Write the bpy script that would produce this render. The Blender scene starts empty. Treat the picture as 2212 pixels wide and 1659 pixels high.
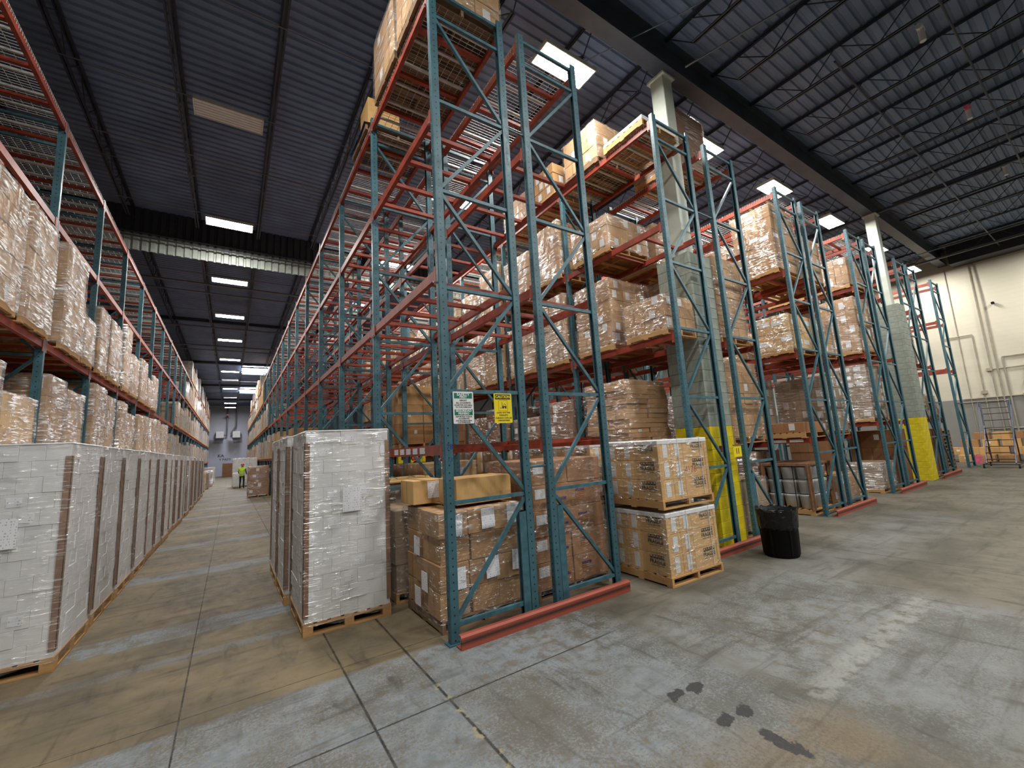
import bpy, math, random
from mathutils import Vector, Matrix

# ------------------------------------------------------------------ camera, world, exposure
random.seed(11)
scene = bpy.context.scene
COL = scene.collection
CAM_H = 1.88
def cam_matrix(yaw, pitch, roll):
    cy, sy, cp, sp = math.cos(yaw), math.sin(yaw), math.cos(pitch), math.sin(pitch)
    f = Vector((sy*cp, cy*cp, sp)); r = Vector((cy, -sy, 0)); u = r.cross(f)
    cr, sr = math.cos(roll), math.sin(roll)
    r2 = cr*r + sr*u; u2 = -sr*r + cr*u
    return Matrix(((r2.x, u2.x, -f.x, 0), (r2.y, u2.y, -f.y, 0), (r2.z, u2.z, -f.z, CAM_H), (0, 0, 0, 1)))
cd = bpy.data.cameras.new('camera')
cam = bpy.data.objects.new('camera', cd); COL.objects.link(cam)
cd.sensor_width = 36.0; cd.lens = 907.0/2212.0*36.0; cd.clip_start = 0.05; cd.clip_end = 300
cam.matrix_world = cam_matrix(math.radians(33.957), math.radians(8.30), math.radians(-3.4166))
scene.camera = cam
scene.view_settings.view_transform = 'Standard'
scene.view_settings.look = 'None'
scene.view_settings.gamma = 1.0
scene.view_settings.use_curve_mapping = False
scene.view_settings.exposure = 0.15
scene.cycles.max_bounces = 5; scene.cycles.diffuse_bounces = 3; scene.cycles.glossy_bounces = 2; scene.cycles.transmission_bounces = 2; scene.cycles.transparent_max_bounces = 6
scene.cycles.light_sampling_threshold = 0.04; scene.cycles.caustics_reflective = False; scene.cycles.caustics_refractive = False
world = bpy.data.worlds.new('world'); scene.world = world; world.use_nodes = True
world.node_tree.nodes['Background'].inputs[0].default_value = (0.55, 0.62, 0.75, 1)
world.node_tree.nodes['Background'].inputs[1].default_value = 0.35
LAMP = 150.0            # emission of every lit ceiling lamp

# ------------------------------------------------------------------ small helpers
def link(o, parent=None):
    COL.objects.link(o)
    if parent is not None: o.parent = parent
    return o
def tag(o, label=None, cat=None, group=None, kind=None):
    if label: o['label'] = label
    if cat: o['category'] = cat
    if group: o['group'] = group
    if kind: o['kind'] = kind
    return o
def empty(name, loc=(0, 0, 0), rz=0.0):
    o = bpy.data.objects.new(name, None); o.empty_display_size = 0.2
    o.location = loc; o.rotation_euler = (0, 0, rz)
    return link(o)
def put(name, mesh, parent=None, loc=(0, 0, 0), rot=(0, 0, 0)):
    o = bpy.data.objects.new(name, mesh); o.location = loc; o.rotation_euler = rot
    return link(o, parent)

class MB:
    def __init__(s): s.v = []; s.f = []; s.m = []; s.cur = 0
    def add(s, vs, fs):
        b = len(s.v); s.v += [tuple(p) for p in vs]
        for f in fs: s.f.append([b+i for i in f]); s.m.append(s.cur)
        return s
    def box(s, x0, x1, y0, y1, z0, z1):
        return s.add([(x0,y0,z0),(x1,y0,z0),(x1,y1,z0),(x0,y1,z0),(x0,y0,z1),(x1,y0,z1),(x1,y1,z1),(x0,y1,z1)],
                     [(3,2,1,0),(4,5,6,7),(0,1,5,4),(1,2,6,5),(2,3,7,6),(3,0,4,7)])
    def cbox(s, x0, x1, y0, y1, z0, z1, c):
        P = []; idx = {}
        for ix, x in enumerate((x0, x1)):
            for iy, y in enumerate((y0, y1)):
                for iz, z in enumerate((z0, z1)):
                    sx, sy, sz = (c if ix == 0 else -c), (c if iy == 0 else -c), (c if iz == 0 else -c)
                    idx[(ix,iy,iz,0)] = len(P); P.append((x, y+sy, z+sz))
                    idx[(ix,iy,iz,1)] = len(P); P.append((x+sx, y, z+sz))
                    idx[(ix,iy,iz,2)] = len(P); P.append((x+sx, y+sy, z))
        F = []
        def face(ids):
            F.append(ids)
        for i in (0, 1):
            q = [idx[(i,0,0,0)], idx[(i,1,0,0)], idx[(i,1,1,0)], idx[(i,0,1,0)]]; face(q if i else q[::-1])
            q = [idx[(0,i,0,1)], idx[(1,i,0,1)], idx[(1,i,1,1)], idx[(0,i,1,1)]]; face(q[::-1] if i else q)
            q = [idx[(0,0,i,2)], idx[(1,0,i,2)], idx[(1,1,i,2)], idx[(0,1,i,2)]]; face(q if i else q[::-1])
        for a in (0, 1):
            for b in (0, 1):
                q = [idx[(a,b,0,0)], idx[(a,b,0,1)], idx[(a,b,1,1)], idx[(a,b,1,0)]]; face(q if a == b else q[::-1])
                q = [idx[(a,0,b,0)], idx[(a,1,b,0)], idx[(a,1,b,2)], idx[(a,0,b,2)]]; face(q[::-1] if a != b else q[::-1])
                q = [idx[(0,a,b,1)], idx[(1,a,b,1)], idx[(1,a,b,2)], idx[(0,a,b,2)]]; face(q if a == b else q[::-1])
        for k in idx:
            pass
        for ix in (0,1):
            for iy in (0,1):
                for iz in (0,1):
                    face([idx[(ix,iy,iz,0)], idx[(ix,iy,iz,1)], idx[(ix,iy,iz,2)]])
        return s.add(P, F)
    def tube(s, p0, p1, r, n=6, r1=None, caps=True):
        p0, p1 = Vector(p0), Vector(p1); d = p1-p0
        if d.length < 1e-6: return s
        d.normalize(); a = Vector((0,0,1)) if abs(d.z) < 0.9 else Vector((1,0,0))
        u = d.cross(a).normalized(); w = d.cross(u)
        r1 = r if r1 is None else r1
        vs = []
        for P, rr in ((p0, r), (p1, r1)):
            for i in range(n):
                t = 2*math.pi*i/n + math.pi/n; vs.append(P + u*math.cos(t)*rr + w*math.sin(t)*rr)
        fs = [(i, (i+1) % n, n+(i+1) % n, n+i) for i in range(n)]
        if caps: fs += [tuple(range(n))[::-1], tuple(range(n, 2*n))]
        return s.add(vs, fs)
    def path(s, pts, r, n=6):
        for a, b in zip(pts[:-1], pts[1:]): s.tube(a, b, r, n)
        return s
    def bar(s, p0, p1, w, t, up=(0,0,1)):
        p0, p1 = Vector(p0), Vector(p1); d = (p1-p0).normalized(); up = Vector(up)
        u = d.cross(up).normalized()*w/2; v = u.normalized().cross(d).normalized()*t/2
        vs = [P + a*u + b*v for P in (p0, p1) for a, b in ((-1,-1),(1,-1),(1,1),(-1,1))]
        return s.add(vs, [(0,1,5,4),(1,2,6,5),(2,3,7,6),(3,0,4,7),(3,2,1,0),(4,5,6,7)])
    def lathe(s, prof, n=24, cx=0, cy=0, ex=1.0):
        b = []
        vs = []; fs = []
        for r, z in prof:
            for i in range(n):
                t = 2*math.pi*i/n; vs.append((cx+r*math.cos(t)*ex, cy+r*math.sin(t), z))
        for k in range(len(prof)-1):
            for i in range(n):
                j = (i+1) % n; fs.append((k*n+i, k*n+j, (k+1)*n+j, (k+1)*n+i))
        return s.add(vs, fs)
    def extrude(s, prof, axis, a0, a1, closed=True):
        n = len(prof); vs = []
        for a in (a0, a1):
            for p, q in prof:
                vs.append({'x': (a, p, q), 'y': (p, a, q), 'z': (p, q, a)}[axis])
        m = n if closed else n-1
        fs = [(i, (i+1) % n, n+(i+1) % n, n+i) for i in range(m)]
        if closed: fs += [tuple(range(n))[::-1], tuple(range(n, 2*n))]
        return s.add(vs, fs)
    def mesh(s, name, mats, smooth=False):
        me = bpy.data.meshes.new(name); me.from_pydata(s.v, [], s.f); me.update()
        if not isinstance(mats, (list, tuple)): mats = [mats]
        for m in mats: me.materials.append(m)
        if len(mats) > 1: me.polygons.foreach_set('material_index', s.m)
        if smooth: me.polygons.foreach_set('use_smooth', [True]*len(s.f))
        me.validate()
        return me
    def build(s, name, mats, parent=None, loc=(0,0,0), rot=(0,0,0), smooth=False):
        return put(name, s.mesh(name, mats, smooth), parent, loc, rot)

# ------------------------------------------------------------------ materials
class NT:
    def __init__(s, name):
        s.m = bpy.data.materials.new(name); s.m.use_nodes = True; s.t = s.m.node_tree
        s.t.nodes.clear(); s.out = s.t.nodes.new('ShaderNodeOutputMaterial')
    def n(s, typ, **kw):
        nd = s.t.nodes.new('ShaderNode'+typ)
        for k, v in kw.items():
            if k.startswith('i_'):
                key = k[2:]; key = int(key) if key.isdigit() else key
                s.set(nd.inputs[key], v)
            else: setattr(nd, k, v)
        return nd
    def set(s, sock, v):
        if isinstance(v, bpy.types.NodeSocket): s.t.links.new(v, sock)
        elif isinstance(v, bpy.types.Node): s.t.links.new(v.outputs[0], sock)
        else:
            if isinstance(v, (tuple, list)) and len(v) == 3 and sock.type == 'RGBA': v = (*v, 1)
            sock.default_value = v
    def math(s, op, a, b=None, c=None, clamp=False):
        nd = s.t.nodes.new('ShaderNodeMath'); nd.operation = op; nd.use_clamp = clamp
        s.set(nd.inputs[0], a)
        if b is not None: s.set(nd.inputs[1], b)
        if c is not None: s.set(nd.inputs[2], c)
        return nd.outputs[0]
    def mix(s, fac, a, b, mode='MIX'):
        nd = s.t.nodes.new('ShaderNodeMix'); nd.data_type = 'RGBA'; nd.blend_type = mode
        s.set(nd.inputs[0], fac); s.set(nd.inputs[6], a); s.set(nd.inputs[7], b)
        return nd.outputs[2]
    def ramp(s, v, lo, hi, a=0.0, b=1.0):
        nd = s.t.nodes.new('ShaderNodeMapRange'); nd.interpolation_type = 'SMOOTHSTEP'
        s.set(nd.inputs[0], v); nd.inputs[1].default_value = lo; nd.inputs[2].default_value = hi
        nd.inputs[3].default_value = a; nd.inputs[4].default_value = b
        return nd.outputs[0]
    def obj(s): return s.n('TexCoord').outputs['Object']
    def sep(s, v):
        nd = s.n('SeparateXYZ'); s.set(nd.inputs[0], v); return nd.outputs
    def noise(s, v, scale, detail=2.0, rough=0.5, dist=0.0, sc=None):
        if sc is not None:
            mp = s.n('Mapping'); s.set(mp.inputs[0], v); mp.inputs['Scale'].default_value = sc; v = mp.outputs[0]
        nd = s.n('TexNoise'); s.set(nd.inputs['Vector'], v); nd.inputs['Scale'].default_value = scale
        nd.inputs['Detail'].default_value = detail; nd.inputs['Roughness'].default_value = rough
        nd.inputs['Distortion'].default_value = dist
        return nd.outputs[0]
    def rnd(s): return s.n('ObjectInfo').outputs['Random']
    def bump(s, h, strength=0.3, dist=0.01):
        nd = s.n('Bump'); s.set(nd.inputs['Height'], h); nd.inputs['Strength'].default_value = strength
        nd.inputs['Distance'].default_value = dist; return nd.outputs[0]
    def bsdf(s, col, rough=0.6, metal=0.0, normal=None, spec=0.5):
        p = s.n('BsdfPrincipled'); s.set(p.inputs['Base Color'], col); s.set(p.inputs['Roughness'], rough)
        s.set(p.inputs['Metallic'], metal); p.inputs['Specular IOR Level'].default_value = spec
        if normal is not None: s.set(p.inputs['Normal'], normal)
        s.t.links.new(p.outputs[0], s.out.inputs[0]); return s.m
def srgb(r, g, b):
    f = lambda c: (c/12.92 if c <= 0.04045 else ((c+0.055)/1.055)**2.4)
    return (f(r/255), f(g/255), f(b/255))
def simple(name, col, rough=0.6, metal=0.0, var=0.15, scale=6.0, spec=0.5):
    t = NT(name); ob = t.obj(); nz = t.noise(ob, scale, 4, 0.6)
    dark = tuple(c*(1-var*1.6) for c in col); lite = tuple(min(1, c*(1+var)) for c in col)
    return t.bsdf(t.mix(t.ramp(nz, 0.3, 0.7), dark, lite), rough, metal, None, spec)
def emit(name, col, strength):
    t = NT(name); e = t.n('Emission'); t.set(e.inputs[0], col); e.inputs[1].default_value = strength
    t.t.links.new(e.outputs[0], t.out.inputs[0]); return t.m

def make_post_mat(name, col):
    t = NT(name); ob = t.obj(); x, y, z = t.sep(ob)
    nx, ny, nz = t.sep(t.n('NewGeometry').outputs['Normal'])
    isx = t.math('GREATER_THAN', t.math('ABSOLUTE', nx), 0.5)
    tt = t.math('ADD', t.math('MULTIPLY', isx, y), t.math('MULTIPLY', t.math('SUBTRACT', 1.0, isx), x))
    fz = t.math('MULTIPLY', t.math('SUBTRACT', t.math('FRACT', t.math('DIVIDE', z, 0.0762)), 0.5), 0.0762)
    d2 = t.math('ADD', t.math('POWER', tt, 2.0), t.math('POWER', fz, 2.0))
    hole = t.math('LESS_THAN', d2, 0.0085**2)
    n1 = t.noise(ob, 5, 5, 0.65); n2 = t.noise(ob, 22, 4, 0.7, sc=(1, 1, 0.35))
    c = t.mix(t.ramp(n1, 0.3, 0.75), tuple(v*0.72 for v in col), tuple(min(1, v*1.15) for v in col))
    c = t.mix(t.math('MULTIPLY', t.ramp(n2, 0.66, 0.74), 0.6), c, srgb(112, 122, 108))
    c = t.mix(hole, c, (0.006, 0.008, 0.01))
    return t.bsdf(c, t.ramp(n2, 0.2, 0.9, 0.35, 0.6), 0.0, t.bump(n1, 0.1, 0.004))
def make_carton_mat(name, c0, c1, tape=0.5):
    t = NT(name); ob = t.obj(); x, y, z = t.sep(ob); r = t.rnd()
    n1 = t.noise(ob, 3.0, 4, 0.6); n2 = t.noise(ob, 60, 2, 0.5, sc=(1, 1, 0.15))
    c = t.mix(r, c0, c1)
    c = t.mix(t.ramp(n1, 0.35, 0.8, 0.0, 0.35), c, tuple(v*0.55 for v in c0))
    c = t.mix(t.ramp(n2, 0.4, 0.7, 0.0, 0.10), c, tuple(min(1, v*1.5) for v in c1))
    tp = t.math('LESS_THAN', t.math('ABSOLUTE', y), 0.026)
    tp2 = t.math('MULTIPLY', tp, t.math('GREATER_THAN', r, 0.35))
    c = t.mix(t.math('MULTIPLY', tp2, tape), c, tuple(v*0.72 for v in c0))
    seam = t.math('LESS_THAN', t.math('ABSOLUTE', y), 0.003)
    c = t.mix(t.math('MULTIPLY', seam, 0.6), c, tuple(v*0.25 for v in c0))
    rg = t.math('SUBTRACT', 0.72, t.math('MULTIPLY', tp2, 0.35))
    return t.bsdf(c, rg, 0.0, t.bump(n1, 0.15, 0.01), 0.3)
def make_wrap(name, amt=0.42, base=0.08, haze_glint=0.06, rough=0.17, zs=26.0, bs=1.0, hs=4.5, lo=0.42):
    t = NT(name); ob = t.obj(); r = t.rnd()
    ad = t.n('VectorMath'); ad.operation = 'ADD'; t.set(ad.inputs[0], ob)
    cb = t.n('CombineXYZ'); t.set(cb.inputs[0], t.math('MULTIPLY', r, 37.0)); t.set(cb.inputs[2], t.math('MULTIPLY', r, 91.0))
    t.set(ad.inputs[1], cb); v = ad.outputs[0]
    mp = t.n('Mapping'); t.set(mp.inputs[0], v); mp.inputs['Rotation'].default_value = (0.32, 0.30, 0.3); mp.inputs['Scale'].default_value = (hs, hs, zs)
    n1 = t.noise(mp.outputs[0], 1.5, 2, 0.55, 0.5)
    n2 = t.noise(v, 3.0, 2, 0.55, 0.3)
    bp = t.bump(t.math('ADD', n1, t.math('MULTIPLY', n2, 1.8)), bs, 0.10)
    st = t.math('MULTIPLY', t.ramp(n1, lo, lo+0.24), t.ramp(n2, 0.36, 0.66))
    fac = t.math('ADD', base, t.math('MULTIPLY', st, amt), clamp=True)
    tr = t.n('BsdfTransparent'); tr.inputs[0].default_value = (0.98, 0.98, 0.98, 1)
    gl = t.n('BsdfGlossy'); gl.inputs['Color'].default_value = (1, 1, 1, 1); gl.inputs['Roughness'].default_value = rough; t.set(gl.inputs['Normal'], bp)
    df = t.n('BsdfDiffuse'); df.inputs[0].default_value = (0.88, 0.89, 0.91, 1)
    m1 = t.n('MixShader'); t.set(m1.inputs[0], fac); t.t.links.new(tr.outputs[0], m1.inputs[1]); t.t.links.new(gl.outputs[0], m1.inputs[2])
    m2 = t.n('MixShader'); t.set(m2.inputs[0], t.math('ADD', haze_glint*0.3, t.math('MULTIPLY', st, haze_glint*2.0), clamp=True)); t.t.links.new(m1.outputs[0], m2.inputs[1]); t.t.links.new(df.outputs[0], m2.inputs[2])  # diffuse white: faint film haze plus streaks painted to mimic lamp highlights
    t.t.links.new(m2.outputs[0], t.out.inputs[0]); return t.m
def make_print(name, paper, ink, fx, fz, dens=0.5):
    # rows of small printed marks on a sheet (unreadable small print in the photograph)
    t = NT(name); ob = t.obj(); x, y, z = t.sep(ob)
    h = t.math('ADD', x, y)
    row = t.math('LESS_THAN', t.math('FRACT', t.math('MULTIPLY', z, fz)), 0.42)
    cb = t.n('CombineXYZ'); t.set(cb.inputs[0], t.math('MULTIPLY', h, fx)); t.set(cb.inputs[1], t.math('FLOOR', t.math('MULTIPLY', z, fz)))
    wn = t.noise(cb.outputs[0], 1.0, 1, 0.5)
    m = t.math('MULTIPLY', row, t.math('GREATER_THAN', wn, dens))
    return t.bsdf(t.mix(t.math('MULTIPLY', m, 0.75), paper, ink), 0.55, 0, None, 0.3)

TEAL = srgb(62, 103, 115); RED = srgb(152, 63, 44)
mt = {}
mt['post'] = make_post_mat('teal_post_paint', TEAL)
mt['brace'] = simple('teal_brace_paint', TEAL, 0.45, 0, 0.2, 9)
mt['beam'] = simple('red_beam_paint', RED, 0.5, 0, 0.2, 7)
def guard_mat():
    t = NT('worn_red_guard'); ob = t.obj(); x, y, z = t.sep(ob)
    n = t.noise(ob, 4, 5, 0.7, sc=(0.6, 3, 9)); n2 = t.noise(ob, 30, 3, 0.6, sc=(0.3, 1, 2))
    mid = t.math('SUBTRACT', 1.0, t.math('MULTIPLY', t.math('ABSOLUTE', t.math('SUBTRACT', z, 0.065)), 26.0), clamp=True)
    m = t.math('MULTIPLY', mid, t.ramp(t.math('ADD', n, t.math('MULTIPLY', n2, 0.4)), 0.42, 0.60))
    return t.bsdf(t.mix(m, srgb(160, 76, 58), srgb(44, 38, 36)), 0.5, 0)
mt['guard'] = guard_mat()
mt['wire'] = simple('galvanised_wire', (0.55, 0.55, 0.53), 0.45, 0.1, 0.1, 8)
mt['steel'] = simple('grey_steel', (0.30, 0.31, 0.33), 0.4, 0.7, 0.15, 8)
mt['bolt'] = simple('zinc_bolt', (0.55, 0.55, 0.55), 0.35, 0.8, 0.1, 20)
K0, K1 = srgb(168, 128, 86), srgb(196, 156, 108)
mt['kraft'] = make_carton_mat('kraft_carton', K0, K1)
mt['orange'] = make_carton_mat('orange_brown_carton', srgb(158, 114, 78), srgb(174, 128, 90))
mt['tan'] = make_carton_mat('light_tan_carton', srgb(206, 164, 106), srgb(220, 180, 122), 0.2)
mt['grey'] = make_carton_mat('grey_brown_carton', srgb(150, 128, 106), srgb(170, 148, 122))
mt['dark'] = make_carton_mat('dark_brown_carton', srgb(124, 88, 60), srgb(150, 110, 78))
mt['white'] = simple('white_carton', srgb(230, 231, 232), 0.6, 0, 0.02, 3)
mt['film'] = simple('film_covered_carton', srgb(178, 170, 162), 0.28, 0, 0.25, 7)
mt['edge'] = simple('brown_edge_board', srgb(140, 104, 78), 0.7, 0, 0.15, 12)
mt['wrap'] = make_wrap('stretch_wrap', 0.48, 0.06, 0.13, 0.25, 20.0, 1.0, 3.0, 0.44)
mt['wrapglint'] = make_wrap('painted_glint_stretch_wrap', 0.58, 0.08, 0.20, 0.28, 19.0, 1.0, 2.6, 0.42)  # copy for the lamplit left rack, more highlight whiteness painted in
mt['wrapthin'] = make_wrap('thin_stretch_wrap', 0.36, 0.04, 0.10, 0.24, 16.0, lo=0.48)
mt['wrapwhite'] = make_wrap('white_load_wrap', 0.45, 0.03, 0.15, 0.20, 34.0, 0.8, 3.0, 0.5)
mt['cap'] = simple('white_film_cap', srgb(222, 224, 226), 0.35, 0, 0.06, 5)
def wood(name, c0, c1):
    t = NT(name); ob = t.obj(); n = t.noise(ob, 9, 4, 0.6, 0.6, sc=(1, 1, 6)); n2 = t.noise(ob, 2, 3, 0.6)
    c = t.mix(n, c0, c1); c = t.mix(t.ramp(n2, 0.45, 0.8, 0, 0.5), c, tuple(v*0.5 for v in c0))
    return t.bsdf(c, 0.75, 0, t.bump(n, 0.2, 0.004), 0.25)
mt['wood'] = wood('pallet_wood', srgb(176, 132, 84), srgb(208, 168, 116))
mt['oldwood'] = wood('weathered_pallet_wood', srgb(112, 88, 66), srgb(150, 124, 96))
mt['paper'] = simple('white_paper', (0.80, 0.80, 0.82), 0.6, 0, 0.03, 3)
mt['label'] = make_print('printed_shipping_label', (0.80, 0.80, 0.80), (0.12, 0.12, 0.13), 130, 55, 0.5)
mt['sheet'] = make_print('printed_paper_sheet', (0.88, 0.90, 0.96), (0.34, 0.34, 0.40), 60, 38, 0.56)
mt['ink'] = simple('black_ink', (0.03, 0.028, 0.025), 0.7, 0, 0.1, 5)
mt['purple'] = simple('purple_ink', srgb(78, 52, 92), 0.7, 0, 0.1, 5)
mt['redink'] = simple('red_marker', srgb(196, 70, 50), 0.7, 0, 0.1, 5)
mt['blueink'] = simple('blue_marker', srgb(28, 46, 120), 0.6, 0, 0.1, 5)
mt['yellow'] = simple('safety_yellow_paint', srgb(226, 204, 22), 0.55, 0, 0.12, 3)
mt['signyellow'] = simple('sign_yellow', srgb(236, 212, 30), 0.4, 0, 0.03, 3)
mt['signwhite'] = simple('sign_white', srgb(226, 226, 226), 0.4, 0, 0.03, 3)
mt['green'] = simple('sign_green', srgb(12, 116, 98), 0.4, 0, 0.03, 3)
mt['black'] = simple('black_plastic', (0.006, 0.006, 0.007), 0.55, 0, 0.2, 6, 0.15)
def bag_mat():
    t = NT('black_bin_liner'); ob = t.obj(); n = t.noise(ob, 14, 4, 0.6, 0.8)
    return t.bsdf((0.005, 0.005, 0.006), 0.22, 0, t.bump(n, 0.8, 0.03), 0.4)
mt['bag'] = bag_mat()
mt['rubber'] = simple('black_rubber', (0.015, 0.015, 0.015), 0.8)
mt['deck'] = simple('dark_roof_deck', srgb(108, 127, 160), 0.6, 0, 0.15, 0.8)
mt['joist'] = simple('dark_joist_paint', srgb(50, 56, 68), 0.55, 0, 0.2, 2)
mt['pipe'] = simple('grey_conduit', srgb(112, 114, 116), 0.45, 0.2, 0.1, 4)
mt['curtain'] = simple('bare_corrugated_metal', srgb(168, 176, 168), 0.45, 0.1, 0.12, 3)
mt['curtain_dark'] = simple('dark_corrugated_metal', srgb(50, 52, 58), 0.55, 0, 0.12, 1)
mt['cmu'] = simple('grey_green_block_paint', srgb(140, 148, 138), 0.7, 0, 0.12, 6)
mt['cmuyellow'] = simple('yellow_block_paint', srgb(214, 194, 24), 0.6, 0, 0.12, 6)
mt['colwhite'] = simple('pale_green_column_paint', srgb(188, 196, 184), 0.5, 0, 0.06, 3)
mt['fixture'] = simple('lamp_housing', (0.62, 0.62, 0.58), 0.35, 0.3, 0.05, 4)
mt['louver'] = simple('unlit_lamp_reflector', srgb(226, 227, 222), 0.4, 0, 0.03, 6)
mt['lamp'] = emit('lit_lamp', (1.0, 0.97, 0.92), LAMP)
mt['sky'] = emit('skylight_daylight', (0.78, 0.85, 1.0), 70.0)
mt['skin'] = simple('skin', srgb(120, 82, 62), 0.6)
mt['vest'] = simple('hi_vis_vest', srgb(196, 232, 40), 0.6, 0, 0.08)
mt['cloth'] = simple('dark_cloth', (0.015, 0.015, 0.02), 0.85)
mt['cap_red'] = simple('red_cap', srgb(206, 58, 44), 0.6)
mt['pail'] = simple('white_pail', srgb(214, 216, 218), 0.4, 0, 0.04, 5)
mt['blue'] = simple('blue_tarpaulin', srgb(28, 96, 190), 0.35, 0, 0.2, 9)
mt['pink'] = simple('pink_paper', srgb(236, 110, 140), 0.6)
mt['wallpipe'] = simple('cream_painted_conduit', srgb(168, 162, 146), 0.6, 0, 0.1, 4)
mt['heater'] = simple('white_heater_panel', srgb(222, 222, 226), 0.4, 0, 0.04, 3)

# ------------------------------------------------------------------ floor
def floor_mat():
    t = NT('worn_painted_concrete'); ob = t.obj(); x, y, z = t.sep(ob)
    n0 = t.noise(ob, 0.35, 1, 0.55); n1 = t.noise(ob, 1.3, 4, 0.6); n2 = t.noise(ob, 7, 4, 0.7); n3 = t.noise(ob, 45, 3, 0.75)
    nst = t.noise(ob, 2.0, 3, 0.65, 0.6, sc=(0.35, 3.0, 1)); nst2 = t.noise(ob, 3.0, 3, 0.65, 0.8, sc=(2.2, 0.5, 1))
    tan = t.mix(t.ramp(n1, 0.3, 0.7), srgb(94, 86, 71), srgb(126, 112, 87))
    gry = t.mix(t.ramp(n1, 0.3, 0.7), srgb(82, 79, 70), srgb(106, 101, 89))
    # bare tan slab in the left aisle, greyer concrete in the cross aisle
    side = t.ramp(t.math('ADD', x, t.math('MULTIPLY', n1, 1.2)), 2.2, 3.8)
    c = t.mix(side, tan, gry)
    wy = t.math('ADD', y, t.math('MULTIPLY', t.math('SUBTRACT', n2, 0.5), 0.16))
    wx = t.math('ADD', x, t.math('MULTIPLY', t.math('SUBTRACT', n2, 0.5), 0.22))
    def rect(x0, x1, y0, y1, s=1.0, e=0.03):
        a = t.ramp(wx, x0-e, x0+e); b = t.ramp(wx, x1-e, x1+e, 1, 0)
        cc = t.ramp(wy, y0-e, y0+e); d = t.ramp(wy, y1-e, y1+e, 1, 0)
        return t.math('MULTIPLY', t.math('MULTIPLY', a, b), t.math('MULTIPLY', t.math('MULTIPLY', cc, d), s))
    mask = None
    R = [(-9, 2.5, 1.9, 4.16, 0.9, 0.04), (-9, 3.0, -2, 2.3, 0.8, 0.25), (2.3, 3.42, 1.4, 4.0, 0.75, 0.2), (3.42, 6.4, 0.6, 3.2, 0.55, 0.35), (-2.4, 1.3, 5.52, 5.68, 0.55, 0.03),
         (-2.4, 1.3, 6.26, 6.74, 0.95, 0.03), (6.0, 12, 2.2, 3.3, 0.35, 0.4)]
    fy = t.math('MULTIPLY', t.math('FRACT', t.math('DIVIDE', t.math('SUBTRACT', wy, 9.30), 3.13)), 3.13)
    mask = t.math('MULTIPLY', t.math('MULTIPLY', t.math('MULTIPLY', t.ramp(fy, 0.09, 0.15), t.ramp(fy, 0.62, 0.69, 1, 0)), t.ramp(x, 1.4, 1.5, 1, 0)), t.ramp(y, 8.5, 8.6, 0, 0.8))
    for q in R:
        m = rect(*q); mask = m if mask is None else t.math('MAXIMUM', mask, m)
    chip = t.ramp(t.math('ADD', n3, t.math('MULTIPLY', t.math('SUBTRACT', n1, 0.5), 0.9)), 0.38, 0.56)
    chip2 = t.ramp(t.math('ADD', n2, t.math('MULTIPLY', t.math('SUBTRACT', n0, 0.5), 0.7)), 0.30, 0.46)
    pm = t.math('MULTIPLY', mask, t.math('MULTIPLY', t.math('ADD', 0.30, t.math('MULTIPLY', chip, 0.70)), t.math('ADD', 0.2, t.math('MULTIPLY', chip2, 0.8))))
    paint = t.mix(t.ramp(n2, 0.3, 0.7), srgb(108, 116, 122), srgb(136, 144, 150))
    c = t.mix(pm, c, paint)
    # tan bare patch low in the picture
    tp = t.math('MULTIPLY', rect(1.9, 3.45, 0.3, 1.75, 1.0, 0.3), t.ramp(n1, 0.40, 0.55))
    c = t.mix(t.math('MULTIPLY', tp, 0.8), c, t.mix(t.ramp(n3, 0.3, 0.7), srgb(100, 90, 74), srgb(120, 108, 88)))
    # chalky line, black tape scraps
    wl = t.math('MULTIPLY', rect(3.5, 6.25, 1.52, 1.70, 0.5, 0.04), t.ramp(n2, 0.35, 0.55))
    c = t.mix(wl, c, srgb(146, 146, 140))
    for (cx, cy, rx, ry) in [(2.77, 2.21, 0.085, 0.05), (2.97, 2.19, 0.09, 0.05), (2.78, 1.84, 0.08, 0.045), (2.97, 1.82, 0.07, 0.05), (2.85, 1.51, 0.055, 0.16)]:
        e = t.math('ADD', t.math('POWER', t.math('DIVIDE', t.math('SUBTRACT', wx, cx), rx), 2.0), t.math('POWER', t.math('DIVIDE', t.math('SUBTRACT', wy, cy), ry), 2.0))
        c = t.mix(t.math('MULTIPLY', t.ramp(e, 0.8, 1.15, 1, 0), t.ramp(n3, 0.25, 0.5, 0.6, 1)), c, (0.045, 0.045, 0.048))
    # dirt and tyre scuffs
    c = t.mix(t.math('MULTIPLY', t.ramp(nst, 0.52, 0.72), 0.5), c, srgb(66, 62, 56))
    c = t.mix(t.math('MULTIPLY', t.ramp(nst2, 0.54, 0.74), 0.5), c, srgb(62, 59, 54))
    c = t.mix(t.math('MULTIPLY', t.ramp(n2, 0.56, 0.74), 0.35), c, srgb(72, 66, 56))
    # slab joints
    jm = None
    for cx, w in [(-0.262, 0.006), (0.89, 0.009), (1.445, 0.011), (7.86, 0.008), (12.8, 0.008)]:
        d = t.math('ABSOLUTE', t.math('SUBTRACT', t.math('ADD', x, t.math('MULTIPLY', t.math('SUBTRACT', n3, 0.5), 0.012)), cx))
        m = t.ramp(d, w*0.5, w*1.5, 1, 0); jm = m if jm is None else t.math('MAXIMUM', jm, m)
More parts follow.
